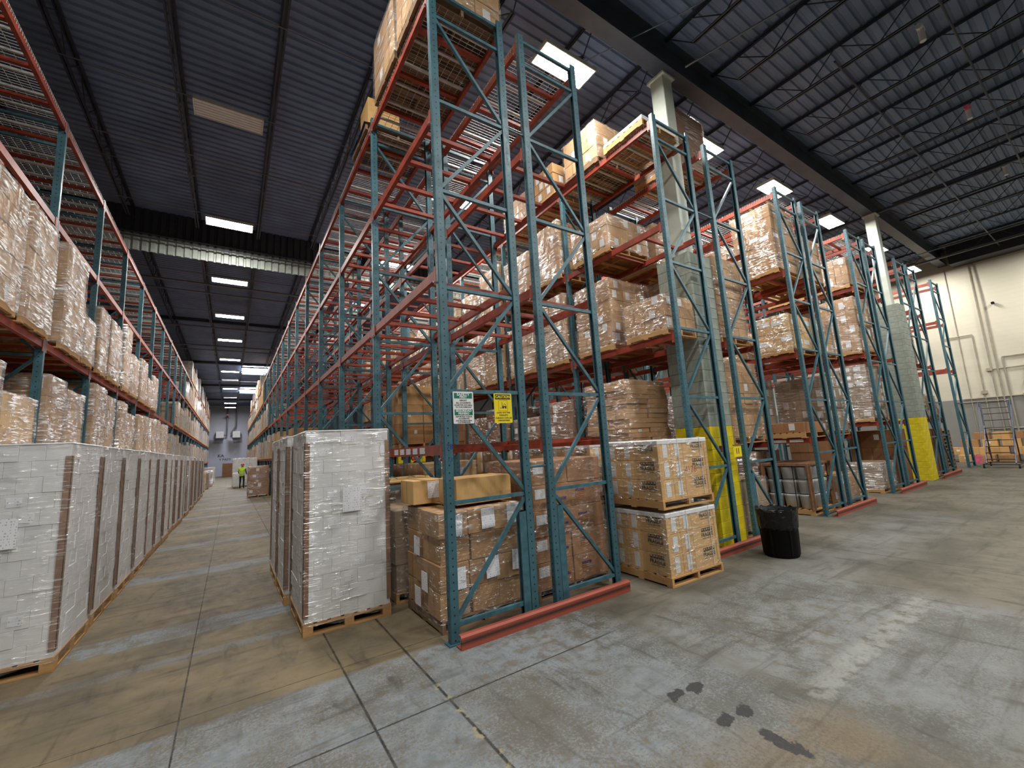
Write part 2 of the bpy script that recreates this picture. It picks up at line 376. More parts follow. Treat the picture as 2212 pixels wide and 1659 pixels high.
    for cy, w in [(3.24, 0.008), (4.32, 0.005), (8.2, 0.006), (12.2, 0.006), (-0.8, 0.01)]:
        d = t.math('ABSOLUTE', t.math('SUBTRACT', t.math('ADD', y, t.math('MULTIPLY', t.math('SUBTRACT', n3, 0.5), 0.012)), cy))
        m = t.ramp(d, w*0.5, w*1.5, 1, 0)
        if 3 < cy < 5: m = t.math('MULTIPLY', m, t.ramp(wx, 2.9, 3.5, 1, 0))
        jm = t.math('MAXIMUM', jm, m)
    fill = t.math('MULTIPLY', t.math('MULTIPLY', t.ramp(t.math('ABSOLUTE', t.math('SUBTRACT', wx, 1.445)), 0.012, 0.04, 1, 0), t.ramp(y, 3.6, 3.4, 0, 1)), t.ramp(t.noise(ob, 9, 2, 0.5), 0.52, 0.6))
    c = t.mix(t.math('MULTIPLY', jm, t.ramp(n2, 0.2, 0.6, 0.45, 0.95)), c, srgb(46, 43, 38))
    c = t.mix(fill, c, srgb(150, 142, 112))
    return t.bsdf(c, t.ramp(n2, 0.3, 0.8, 0.60, 0.80), 0.0, t.bump(n3, 0.12, 0.004), 0.22)
FX0, FX1, FY0, FY1 = -22.0, 28.5, -14.0, 72.0
MB().box(FX0, FX1, FY0, FY1, -0.2, 0.0).build('floor', floor_mat())
tag(bpy.data.objects['floor'], 'worn grey concrete floor with chipped bluish paint and saw-cut joints', None, None, 'structure')

# ------------------------------------------------------------------ walls
def far_wall_mat():
    t = NT('sooty_far_wall'); ob = t.obj(); x, y, z = t.sep(ob)
    n = t.noise(ob, 0.5, 4, 0.6); n2 = t.noise(ob, 0.8, 4, 0.6, 0.4)
    c = t.mix(n, srgb(176, 180, 198), srgb(200, 204, 220))
    zz = t.math('ADD', z, t.math('MULTIPLY', t.math('SUBTRACT', n2, 0.5), 1.4))
    for cx, w in ((-2.1, 1.3), (0.35, 1.05)):
        d = t.math('DIVIDE', t.math('ABSOLUTE', t.math('SUBTRACT', x, cx)), w)
        m = t.math('MULTIPLY', t.ramp(d, 0.45, 1.1, 1, 0), t.math('MULTIPLY', t.ramp(zz, 2.0, 4.3), t.ramp(zz, 4.7, 5.3, 1, 0)))
        c = t.mix(t.math('MULTIPLY', m, 0.8), c, srgb(84, 78, 72))
    return t.bsdf(c, 0.7)
def right_wall_mat():
    t = NT('cream_and_grey_wall'); ob = t.obj(); x, y, z = t.sep(ob); n = t.noise(ob, 1.5, 4, 0.6)
    br = t.math('LESS_THAN', t.math('FRACT', t.math('MULTIPLY', z, 5.0)), 0.06)
    hi = t.mix(n, srgb(206, 200, 180), srgb(222, 216, 196)); lo = t.mix(n, srgb(132, 132, 126), srgb(150, 150, 144))
    c = t.mix(t.math('LESS_THAN', z, 2.75), hi, lo)
    c = t.mix(t.math('MULTIPLY', br, 0.12), c, (0.2, 0.19, 0.17))
    return t.bsdf(c, 0.7)
wallm = simple('plain_wall', srgb(170, 170, 165), 0.7, 0, 0.06, 1)
o = MB().box(FX0, FX1, 72.0, 72.3, 0, 10.2).build('wall_far', far_wall_mat()); tag(o, 'pale far wall with soot marks below two heaters', None, None, 'structure')
o = MB().box(28.5, 28.8, FY0, FY1, 0, 10.2).build('wall_right', right_wall_mat()); tag(o, 'cream block wall with grey dado on the right', None, None, 'structure')
o = MB().box(FX0-0.3, FX0, FY0, FY1, 0, 10.2).build('wall_left', wallm); tag(o, 'plain wall far left behind the racks', None, None, 'structure')
o = MB().box(FX0, FX1, FY0-0.3, FY0, 0, 10.2).build('wall_back', wallm); tag(o, 'plain wall behind the camera', None, None, 'structure')

# ------------------------------------------------------------------ ceiling: ribbed deck, joists, girders
b = MB(); yy = FY0; pr = []
while yy < FY1:
    pr += [(yy, 9.90), (yy+0.11, 9.90), (yy+0.13, 9.94), (yy+0.18, 9.94)]; yy += 0.2
pr += [(yy, 9.90)]
b.extrude(pr, 'x', FX0, FX1, closed=False)
b.box(FX0, FX1, FY0, FY1, 9.96, 10.2)
ceiling = b.build('ceiling', mt['deck']); tag(ceiling, 'dark ribbed metal roof deck', None, None, 'structure')
GY = [-7.65, 4.35, 16.35, 28.35, 40.35, 52.35, 64.35]
def joist_mesh(L):
    m = MB()
    for z, w in ((9.30, 0.0), (9.86, 0.0)):
        for s in (-1, 1):
            m.box(0.012*s if s > 0 else -0.05, 0.05 if s > 0 else -0.012, 0.65 if z < 9.5 else 0.1, L-0.65 if z < 9.5 else L-0.1, z, z+0.012)
            m.box(0.012*s if s > 0 else -0.018, 0.018 if s > 0 else -0.012, 0.65 if z < 9.5 else 0.1, L-0.65 if z < 9.5 else L-0.1, z-0.0 if z < 9.5 else z-0.045, z+0.05 if z < 9.5 else z)
    n = int((L-1.3)/0.62); st = (L-1.3)/n
    m.tube((0, 0.15, 9.86), (0, 0.65, 9.31), 0.012, 4, caps=False); m.tube((0, L-0.15, 9.86), (0, L-0.65, 9.31), 0.012, 4, caps=False)
    for i in range(n):
        y0 = 0.65+i*st; a, c = (9.31, 9.86) if i % 2 == 0 else (9.86, 9.31)
        m.tube((0, y0, a), (0, y0+st, c), 0.012, 4, caps=False)
    return m.mesh('joist', mt['joist'])
JM = joist_mesh(12.0)
for gi, gy in enumerate(GY[:-1]):
    for k in range(-5, 17):
        X = 0.55+1.65*k
        if gi >= 2 and (X < -4.5 or X > 6): continue
        if gi == 0 and X < 3: continue
        put('roof_joist', JM, ceiling, (X, gy, 0))
for gy in GY[1:]:
    m = MB(); m.box(FX0, FX1, gy-0.15, gy+0.15, 9.20, 9.222); m.box(FX0, FX1, gy-0.15, gy+0.15, 9.87, 9.89); m.box(FX0, FX1, gy-0.01, gy+0.01, 9.22, 9.87)
    if gy > 5 and gy < 17: continue
    if gy > 20: m = MB().box(FX0, FX1, gy-0.1, gy+0.1, 9.72, 9.89)
    g = m.build('roof_girder', mt['joist'], ceiling)
# draft curtain across the roof
m = MB(); m2 = MB(); xx = -9.0; pr = []
while xx < 26:
    pr += [(xx, 16.30), (xx+0.12, 16.30), (xx+0.14, 16.35), (xx+0.19, 16.35)]; xx += 0.21
m.extrude(pr, 'z', 8.50, 9.04, closed=False); m2.extrude(pr, 'z', 9.04, 9.90, closed=False)
curt = m2.build('draft_curtain', mt['curtain_dark'], ceiling); m.build('curtain_skirt', mt['curtain'], curt)
# conduits and sprinkler pipes below the joists
def pipe(pts, r=0.018, n=6, name='conduit', mat='pipe'): MB().path(pts, r, n).build(name, mt[mat], ceiling)
pipe([(-9, 16.18, 9.03), (26, 16.18, 9.03)], 0.03, 6, 'sprinkler_pipe', 'joist'); pipe([(-9, 16.10, 8.86), (26, 16.10, 8.86)], 0.025, 6, 'sprinkler_pipe', 'joist')
for Y, x0, x1, zz, r in [(9.66, -3.0, 6, 9.24, 0.012), (7.2, -4.0, 2.2, 9.24, 0.010), (11.7, -3.0, 2.0, 9.24, 0.014), (12.6, -2.9, 0.6, 9.24, 0.010), (14.5, -3, 2.2, 9.24, 0.014),
                         (20.6, -3.2, 2.4, 9.22, 0.05), (21.7, -3.2, 2.4, 9.22, 0.035), (19.5, -3.1, 2.3, 9.24, 0.014), (24.4, -3.1, 2.3, 9.24, 0.014), (27.5, -3.1, 2.3, 9.24, 0.04), (32, -3.1, 2.3, 9.24, 0.05),
                         (33.2, -3.1, 2.3, 9.24, 0.03), (38, -3.1, 2.3, 9.24, 0.03), (46, -3.1, 2.3, 9.24, 0.04), (54, -3.1, 2.3, 9.24, 0.03), (62, -3.1, 2.3, 9.24, 0.05)]:
    pipe([(x0, Y, zz), (x1, Y, zz)], r)
pipe([(0.4, 11.7, 9.24), (1.35, 11.7, 9.22), (1.9, 12.5, 9.22), (2.15, 12.4, 9.22)], 0.014)
pipe([(7.3, 4.0, 9.12), (8.0, 2.0, 9.2), (9.2, -1.0, 9.2)], 0.02)
pipe([(5.4, 5.0, 9.1), (6.0, 4.4, 9.35), (6.6, 3.6, 9.5), (6.9, 2.6, 9.4)], 0.012)
pipe([(10.0, 2.4, 9.22), (28, 2.4, 9.22)], 0.02, 6, 'sprinkler_pipe', 'joist'); pipe([(6.0, 0.9, 9.22), (28, 0.9, 9.22)], 0.02, 6, 'sprinkler_pipe', 'joist')
pipe([(18.8, -6, 9.26), (18.8, 14, 9.26)], 0.05, 8, 'sprinkler_pipe', 'joist')
pipe([(26.2, -6, 9.05), (26.2, 10, 9.05)], 0.05, 8, 'sprinkler_pipe'); pipe([(24.2, -6, 8.9), (24.2, 10, 8.9)], 0.025, 6, 'sprinkler_pipe')
# dark header beam over the right wall
o = MB().box(27.6, 28.5, FY0, 4.0, 9.0, 9.9).build('header_beam', mt['curtain_dark'], ceiling)

# ------------------------------------------------------------------ lamps
lm = MB(); lm.box(-0.60, 0.60, -0.24, 0.24, 0.0, 0.05); lm.box(-0.61, -0.59, -0.25, 0.25, -0.03, 0.05); lm.box(0.59, 0.61, -0.25, 0.25, -0.03, 0.05)
lm.box(-0.6, 0.6, -0.25, -0.235, -0.03, 0.05); lm.box(-0.6, 0.6, 0.235, 0.25, -0.03, 0.05)
HOUS = lm.mesh('lamp_housing', mt['fixture'])
lm = MB()
for i in range(6): lm.box(-0.585, 0.585, -0.225+i*0.078, -0.225+i*0.078+0.062, -0.022, -0.004)
lm.m = [1 if q % 6 == 0 else 0 for q in range(len(lm.f))]
TUBES = lm.mesh('lamp_tubes', [mt['fixture'], mt['lamp']]); TUBES_OFF = lm.mesh('lamp_tubes', [mt['louver'], mt['louver']])
HANG = MB().tube((0, 0, 0.05), (0, 0, 0.28), 0.006, 4).mesh('hanger', mt['pipe'])
def lamp(x, y, z, label, lit=True, rz=0.0, group='ceiling lamps'):
    r = empty('ceiling_lamp', (x, y, z), rz); tag(r, label, 'lamp', group)
    put('housing', HOUS, r); put('tubes', TUBES if lit else TUBES_OFF, r); put('hanger', HANG, r, (-0.5, 0, 0)); put('hanger', HANG, r, (0.5, 0, 0))
ORD = ['first', 'second', 'third', 'fourth', 'fifth', 'sixth', 'seventh', 'eighth', 'ninth', 'tenth', 'eleventh', 'twelfth', 'thirteenth', 'fourteenth', 'fifteenth', 'sixteenth', 'seventeenth', 'eighteenth', 'nineteenth', 'twentieth']
TENS = {2: 'twent', 3: 'thirt', 4: 'fort', 5: 'fift'}
def ordw(i):
    if i < 20: return ORD[i]
    a, b_ = divmod(i+1, 10)
    return TENS[a]+'ieth' if b_ == 0 else TENS[a]+'y-'+ORD[b_-1]
for i, Y in enumerate([9.68, 14.57, 19.5, 24.45, 29.45, 35.2, 40.0, 44.6, 49.6, 57.0, 62.0, 67.0]):  # the last two lamps are added to brighten the far wall
    lit = i not in (0, 7, 9)
    lamp(-0.24, Y, 9.08, ('lit' if lit else 'unlit') + ' ceiling lamp over the left aisle, ' + ORD[i] + ' along it', lit)
lamp(-0.24, 4.75, 9.08, 'lit ceiling lamp over the left aisle above the picture edge')
for Y in (0.0, -5.0): lamp(-0.24, Y, 9.08, 'lit ceiling lamp %s the camera' % ('above' if Y > -1 else 'behind'))
AX = {1: 5.08, 2: 9.6, 3: 13.33, 4: 17.3, 5: 21.9}
AN = {1: 'first', 2: 'second', 3: 'third', 4: 'fourth', 5: 'fifth'}
for a, X in AX.items():
    for j, Y in enumerate([5.12, 10.1, 15.0, 20.0] if a < 3 else ([5.1, 10.1, 15.0] if a < 5 else [5.1])):
        lamp(X, Y, 9.0, 'lit ceiling lamp over the %s narrow aisle, %s from the cross aisle' % (AN[a], ORD[j]))
    for Y in (0.0, -5.0)[:2 if a < 4 else 1]: lamp(X, Y, 9.0, 'lit ceiling lamp over the cross aisle before the %s narrow aisle%s' % (AN[a], ', farther out' if Y < -1 else ''))
lamp(26.6, 0.0, 9.0, 'lit ceiling lamp over the cross aisle by the cream wall'); lamp(26.6, 5.1, 9.0, 'lit ceiling lamp behind the last rack')
# skylights far along the left aisle
for Y, nm in ((43.0, 'nearer'), (56.0, 'farther')):
    r = empty('skylight', (1.5, Y, 9.7)); tag(r, nm + ' bright skylight in the roof at the far end', 'skylight', 'roof skylights')
    m = MB(); m.box(-0.95, 0.95, -1.6, 1.6, 0.12, 0.15); m.build('glazing', mt['sky'], r)
    m = MB()
    for q in range(4): m.box(-0.97, 0.97, -1.6+q*1.05, -1.55+q*1.05, -0.02, 0.11)
    m.build('frame', mt['joist'], r)
# white pipe tees hanging from the joists on the right
for (x, y, nm) in ((10.78, 1.26, 'nearest'), (14.68, 1.26, 'middle'), (19.2, 1.22, 'farthest')):
    r = empty('pipe_tee', (x, y, 9.05)); tag(r, nm + ' small white pipe tee hanging from the roof joists', 'pipe', 'white pipe tees')
    MB().tube((0, 0, 0), (0, 0, 0.30), 0.05, 10).build('stem', mt['pail'], r, (0, 0, 0))
    MB().tube((-0.11, 0.0, 0.28), (0.11, 0.0, 0.28), 0.055, 10).build('cross_piece', mt['pail'] if nm != 'middle' else mt['pink'], r)

# ------------------------------------------------------------------ columns at the first girder line
def block_column(cx, cy, wx, wy, label, ztop):
    r = empty('encased_column', (cx, cy, 0)); tag(r, label, 'column', 'concrete block columns')
    MB().cbox(-0.15, 0.15, -0.15, 0.15, 0, 9.20, 0.01).build('steel_column', mt['colwhite'], r)
    cap = MB().box(-0.2, 0.2, -0.2, 0.2, 9.16, 9.20).build('cap_plate', mt['colwhite'], r)
    a, t, h = wx/2, 0.09, 0.195
    ms = {}
    for key, (w, d) in {'fx': (wx/2+0.0, t), 'fy': (t, (wy-2*t)/2), 'one': (wx, t)}.items():
        for col in ('cmu', 'cmuyellow'):
            ms[key, col] = MB().cbox(-w/2+0.001, w/2-0.001, -d/2, d/2, 0.001, h+0.003, 0.004).mesh('block', mt[col])
    k = 0; z = 0.0
    while z+h <= ztop:
        col = 'cmuyellow' if z < 1.95 else 'cmu'
        for s in (-1, 1):
            if k % 2 == 0:
                for q in (-1, 1): put('block', ms['fx', col], r, (q*wx/4, s*(wy/2-t/2), z))
            else: put('block', ms['one', col], r, (0, s*(wy/2-t/2), z))
            for q in (-1, 1): put('block', ms['fy', col], r, (s*(wx/2-t/2), q*(wy-2*t)/4, z))
        z += 0.2; k += 1
    MB().box(-wx/2, wx/2, -wy/2, wy/2, z-0.005, z+0.015).build('top_ledge', mt['cmu'], r)
block_column(7.22, 4.52, 0.72, 0.68, 'concrete block column with yellow base inside the second rack', 5.25)
block_column(18.72, 4.34, 0.66, 0.68, 'concrete block column with yellow base beside the fifth rack', 5.9)

# ------------------------------------------------------------------ pallet racks
Y0, PITCH, PT = 4.025, 2.514, 7.58
PW, PD = 0.095, 0.075
def post_profile(s):
    # open C section, web on the aisle side (s = -1: web at -x), origin at its centre line
    w, d, t, l = PW/2, PD/2, 0.003, 0.02
    p = [(w, -d+l), (w, -d), (-w+0.008, -d), (-w, -d+0.008), (-w, d-0.008), (-w+0.008, d), (w, d), (w, d-l), (w-t, d-l), (w-t, d-t), (-w+t, d-t), (-w+t, -d+t), (w-t, -d+t), (w-t, -d+l)]
    return [(q[0]*-s, q[1]) for q in (p if s == -1 else p[::-1])]
POST = {s: MB().extrude(post_profile(s), 'z', 0.0, PT).mesh('post', mt['post']) for s in (-1, 1)}
REIN = {s: MB().extrude(post_profile(s), 'z', 0.0, 1.14).mesh('post_guard', mt['brace']) for s in (-1, 1)}
FOOT = MB().box(-0.075, 0.075, -0.06, 0.06, 0, 0.012).mesh('base_plate', mt['brace'])
BZ = [0.17+1.16*i for i in range(7)]+[7.50]
FD = 1.073
IX = FD-2*PW                      # clear width inside a frame
HB = MB().box(-FD/2+PW-0.03, FD/2-PW+0.03, -0.02, 0.02, -0.02, 0.02).mesh('brace', mt['brace'])
def dg(s):
    return MB().bar((-s*(IX/2+0.02), 0, 0.03), (s*(IX/2+0.02), 0, 1.13), 0.038, 0.038, (0, 1, 0)).mesh('diagonal_brace', mt['brace'])
DIAG = {1: dg(1), -1: dg(-1)}
DTOP = MB().bar((-IX/2, 0, 0.02), (IX/2, 0, 0.33), 0.035, 0.035, (0, 1, 0)).mesh('diagonal_brace', mt['brace'])
BL = PITCH-PD
def beam_mesh(L):
    m = MB(); m.extrude([(-0.022, 0.0), (-0.022, -0.11), (0.03, -0.11), (0.03, -0.045), (0.008, -0.04), (0.008, 0.0)], 'y', 0, L)
    m.box(-0.03, -0.022, -0.0, 0.045, -0.17, 0.03); m.box(-0.03, -0.022, L-0.045, L, -0.17, 0.03)
    return m.mesh('beam', mt['beam'])
def beam_mirror(L):
    m = MB(); m.extrude([(0.022, 0.0), (0.008-0.016, 0.0), (-0.008, -0.04), (-0.03, -0.045), (-0.03, -0.11), (0.022, -0.11)], 'y', 0, L)
    m.box(0.022, 0.03, 0.0, 0.045, -0.17, 0.03); m.box(0.022, 0.03, L-0.045, L, -0.17, 0.03)
    return m.mesh('beam', mt['beam'])
BEAM = {-1: beam_mesh(BL), 1: beam_mirror(BL)}
LOCK = MB().tube((-0.034, 0.022, -0.15), (-0.05, 0.022, -0.15), 0.012, 8).tube((-0.034, BL-0.022, -0.15), (-0.05, BL-0.022, -0.15), 0.012, 8).mesh('lock_bolt', mt['bolt'])
CROSS = MB().extrude([(-0.03, -0.005), (-0.03, -0.055), (0.03, -0.055), (0.03, -0.005)], 'x', -FD/2+0.04, FD/2-0.04).mesh('crossbar', mt['beam'])
def deck_mesh():
    m = MB(); W, L = FD, 1.16
    n = 21
    for i in range(n): y = -L/2+L*i/(n-1); m.tube((-W/2, y, 0.004), (W/2, y, 0.004), 0.0035, 3, caps=False)
    for i in range(11): x = -W/2+W*i/10; m.tube((x, -L/2, 0.0), (x, L/2, 0.0), 0.0035, 3, caps=False)
    for i in range(n):
        y = -L/2+L*i/(n-1)
        for s in (-1, 1): m.tube((s*W/2, y, 0.004), (s*W/2, y, -0.05), 0.0035, 3, caps=False)
    for y in (-0.40, 0.0, 0.40): m.box(-W/2+0.03, W/2-0.03, y-0.018, y+0.018, -0.035, -0.006)
    return m.mesh('wire_deck', mt['wire'])
DECK = deck_mesh()
def frame_mesh():
    m = MB()
    for s in (-1, 1): m.box(s*(FD/2-PW/2)-PW/2, s*(FD/2-PW/2)+PW/2, -PD/2, PD/2, 0, PT)
    for i, z in enumerate(BZ):
        m.box(-FD/2+PW-0.03, FD/2-PW+0.03, -0.02, 0.02, z-0.02, z+0.02)
        if i < 6:
            s = 1 if i % 2 == 0 else -1
            m.bar((-s*IX/2, 0, z+0.03), (s*IX/2, 0, z+1.13), 0.038, 0.038, (0, 1, 0))
    return m.mesh('upright_frame', mt['brace'])
FRAME = frame_mesh()
ROWS = {}
def rack_row(key, x0, n_bays, levels, label, aisle, detail, phase, topdeck=True, cross=(4, 4, 4, 3), no_beam=(), kstart=0, skip_cross=(), skip_deck=()):
    xc = x0+FD/2
    r = empty('pallet_rack', (xc, Y0+PD/2, 0)); tag(r, label, 'rack', 'pallet racks')
    ROWS[key] = (x0, levels, aisle)
    for k in range(kstart, n_bays+1):
        y = k*PITCH
        if k <= detail:
            for s in (-1, 1):
                p = put('post', POST[s], r, (s*(FD/2-PW/2), y, 0)); put('base_plate', FOOT, p)
            for i, z in enumerate(BZ):
                put('brace', HB, r, (0, y, z))
                if i < 6: put('diagonal_brace', DIAG[phase if i % 2 == 0 else -phase], r, (0, y, z))
        else: put('upright_frame', FRAME, r, (0, y, 0))
        if k == n_bays: break
        for li, lz in enumerate(levels):
            if (k, li) in no_beam: continue
            for s in (-1, 1):
                bm = put('beam', BEAM[s], r, (s*(FD/2-0.03), y+PD/2, lz))
                if k < 4 and s == -1: put('lock_bolt', LOCK, bm)
            nc = cross[li] if k < 14 else 2
            if (k, li) not in skip_cross:
                for c in range(nc):
                    yy = y+PD/2+BL*(c+0.6)/(nc+0.2); put('crossbar', CROSS, r, (0, yy, lz))
            if li == len(levels)-1 and topdeck and k < 16 and (k, li) not in skip_deck:
                for q in (0.26, 0.745): put('wire_deck', DECK, r, (0, y+PD/2+BL*q, lz+0.006))
    return r
LV = [1.93, 3.87, 5.83, 7.46]; LV2 = [1.66, 3.57, 5.51, 7.45]
rack_row('L', -2.41-FD, 25, [1.93, 3.87, 5.85, 7.53], 'long teal and red pallet rack left of the left aisle', 1, 8, 1, kstart=1)
r1 = rack_row('B1L', 1.827, 25, LV, 'long teal rack facing the left aisle, with the safety signs on its end', -1, 9, 1)
r1b = rack_row('B1R', 3.149, 14, LV, 'teal rack row backing onto the signed front rack', -1, 6, -1, cross=(3, 4, 4, 3))
rack_row('B2L', 6.04, 12, LV2, 'second teal rack behind the fragile cartons', -1, 5, 1, cross=(3, 3, 3, 3))
r2b = rack_row('B2R', 7.62, 3, LV2, 'right half of the second rack beside the yellow-based column', -1, 2, -1, cross=(3, 3, 3, 3))
rack_row('B3L', 10.52, 4, LV2, 'third teal rack beyond the black bin', -1, 3, 1, cross=(3, 3, 3, 3))
rack_row('B3R', 11.84, 2, LV2, 'right half of the third rack', -1, 2, -1, cross=(3, 3, 3, 3))
rack_row('B4L', 14.82, 3, LV, 'fourth teal rack before the second yellow column', -1, 2, 1, cross=(3, 3, 3, 3))
rack_row('B4R', 16.13, 2, LV, 'right half of the fourth rack', -1, 1, -1, cross=(2, 2, 2, 2))
rack_row('B5L', 19.08, 2, LV, 'fifth teal rack beside the second yellow column', -1, 1, 1, topdeck=False, cross=(2, 2, 0, 0))
rack_row('B5R', 20.38, 1, LV, 'right half of the fifth rack', -1, 1, -1, topdeck=False, cross=(2, 0, 0, 0))
rack_row('B6', 23.62, 1, LV, 'last teal rack frame near the cream wall', -1, 1, 1, topdeck=False, cross=(0, 0, 0, 0), no_beam=((0, 0),))
# post protectors beside the inner posts, row spacers
for rr, s in ((r1, 1), (r1b, -1), (r2b, -1)):
    xo = s*(FD/2-PW*1.5-0.004); put('post_guard', REIN[s], rr, (xo, 0, 0))
for z in (1.62, 6.0): MB().tube((FD/2, 0, z), (FD/2+0.246, 0, z), 0.014, 6).build('row_spacer', mt['brace'], r1)
for z in (6.0,): MB().tube((-FD/2-0.5, 0, z), (-FD/2, 0, z), 0.014, 6).build('row_spacer', mt['brace'], r2b)
GPROF = [(0, 0), (0, 0.012), (-0.10, 0.012), (-0.10, 0.10), (-0.085, 0.118), (-0.06, 0.118), (-0.06, 0.13), (-0.10, 0.13), (-0.115, 0.11), (-0.115, 0.0)]
for x0, x1, nm in ((1.86, 4.20, 'front rack'), (6.05, 8.72, 'second rack'), (10.62, 12.93, 'third rack'), (14.84, 17.15, 'fourth rack'), (19.12, 21.45, 'fifth rack')):
    g = MB().extrude([(p[0], p[1]) for p in GPROF], 'x', 0, x1-x0).build('floor_guard', mt['guard'], None, (x0, 3.985, 0))
    tag(g, 'scuffed red steel floor guard across the end of the %s' % nm, 'guard rail', 'red floor guards')

# ------------------------------------------------------------------ text
_tc = {}
def text_mesh(s, size, mat, bold=0.0, align='CENTER', narrow=1.0):
    key = (s, size, mat, bold, align, narrow)
    if key in _tc: return _tc[key]
    c = bpy.data.curves.new('lettering', 'FONT'); c.body = s; c.size = size; c.align_x = align; c.align_y = 'CENTER'
    c.resolution_u = 2; c.offset = bold; c.space_line = 0.95
    ob = bpy.data.objects.new('tmp', c); COL.objects.link(ob); bpy.context.view_layer.update()
    me = bpy.data.meshes.new_from_object(ob.evaluated_get(bpy.context.evaluated_depsgraph_get()))
    bpy.data.objects.remove(ob); bpy.data.curves.remove(c)
    if narrow != 1.0:
        for v in me.vertices: v.co.x *= narrow
    me.materials.clear(); me.materials.append(mt[mat]); me.name = 'lettering'; _tc[key] = me
    return me
FRONT = (math.pi/2, 0, 0)                    # lies on a face that looks to -y
LEFT = (math.pi/2, 0, -math.pi/2)            # on a face that looks to -x
RIGHT = (math.pi/2, 0, math.pi/2)            # on a face that looks to +x

# ------------------------------------------------------------------ loads
_cm = {}
def carton_mesh(w, d, h, mat, c=0.004):
    key = (round(w, 3), round(d, 3), round(h, 3), mat)
    if key not in _cm: _cm[key] = MB().cbox(-w/2, w/2, -d/2, d/2, -h/2, h/2, c).mesh('carton', mt[mat])
    return _cm[key]
_lm = {}
def label_mesh(w, h, mat, face):
    key = (w, h, mat, face)
    if key not in _lm:
        m = MB()
        if face == 'f': m.box(-w/2, w/2, -0.003, 0, -h/2, h/2)
        else: m.box(-0.0015, 0.0015, -w/2, w/2, -h/2, h/2)
        _lm[key] = m.mesh('label', mt[mat])
    return _lm[key]
_pm = {}
def pallet_mesh(px, py, mat, ph=0.13, run='x'):
    key = (round(px, 2), round(py, 2), mat, ph, run)
    if key in _pm: return _pm[key]
    m = MB(); a, b2 = (px, py)
    if run == 'x':            # deck boards along x, stringers along y
        for s in (-1, 0, 1): m.box(s*(px/2-0.02)-0.02, s*(px/2-0.02)+0.02, -py/2, py/2, 0.018, ph-0.018)
        for i in range(7):
            y = -py/2+0.045+(py-0.09)*i/6; m.box(-px/2, px/2, y-0.045, y+0.045, ph-0.018, ph)
        for y in (-py/2+0.045, 0, py/2-0.045): m.box(-px/2, px/2, y-0.045, y+0.045, 0, 0.018)
    else:
        for s in (-1, 0, 1): m.box(-px/2, px/2, s*(py/2-0.02)-0.02, s*(py/2-0.02)+0.02, 0.018, ph-0.018)
        for i in range(7):
            x = -px/2+0.045+(px-0.09)*i/6; m.box(x-0.045, x+0.045, -py/2, py/2, ph-0.018, ph)
        for x in (-px/2+0.045, 0, px/2-0.045): m.box(x-0.045, x+0.045, -py/2, py/2, 0, 0.018)
    _pm[key] = m.mesh('pallet', mt[mat]); return _pm[key]
def pallet_parts(root, px, py, mat, ph=0.13, z=0.0, block=True, x=0.0, y=0.0):
    # near pallets: stringers or blocks as the part, each board a piece of its own
    m = MB(); t = 0.018
    if block:
        for sx in (-1, 0, 1):
            for sy in (-1, 0, 1): m.box(sx*(px/2-0.05)-0.05, sx*(px/2-0.05)+0.05, sy*(py/2-0.06)-0.06, sy*(py/2-0.06)+0.06, t, ph-2*t)
        for sy in (-1, 0, 1): m.box(-px/2, px/2, sy*(py/2-0.06)-0.06, sy*(py/2-0.06)+0.06, ph-2*t, ph-t)
    else:
        for sx in (-1, 0, 1): m.box(sx*(px/2-0.02)-0.02, sx*(px/2-0.02)+0.02, -py/2, py/2, t, ph-t)
    P = m.build('pallet', mt[mat], root, (x, y, z))
    if block:
        tb = MB().box(-0.05, 0.05, -py/2, py/2, 0, t).mesh('board', mt[mat])
        for i in range(7): put('board', tb, P, (-px/2+0.05+(px-0.1)*i/6, 0, ph-t))
        bb = MB().box(-0.05, 0.05, -py/2, py/2, 0, t).mesh('board', mt[mat])
        for s in (-1, 0, 1): put('board', bb, P, (s*(px/2-0.05), 0, 0))
        fb = MB().box(-px/2, px/2, -0.05, 0.05, 0, t-0.001).mesh('board', mt[mat])
        for s in (-1, 1): put('board', fb, P, (0, s*(py/2-0.05), 0.0005))
    else:
        tb = MB().box(-px/2, px/2, -0.045, 0.045, 0, t).mesh('board', mt[mat])
        for i in range(7): put('board', tb, P, (0, -py/2+0.045+(py-0.09)*i/6, ph-t))
        for s in (-1, 0, 1): put('board', tb, P, (0, s*(py/2-0.045), 0))
    return P
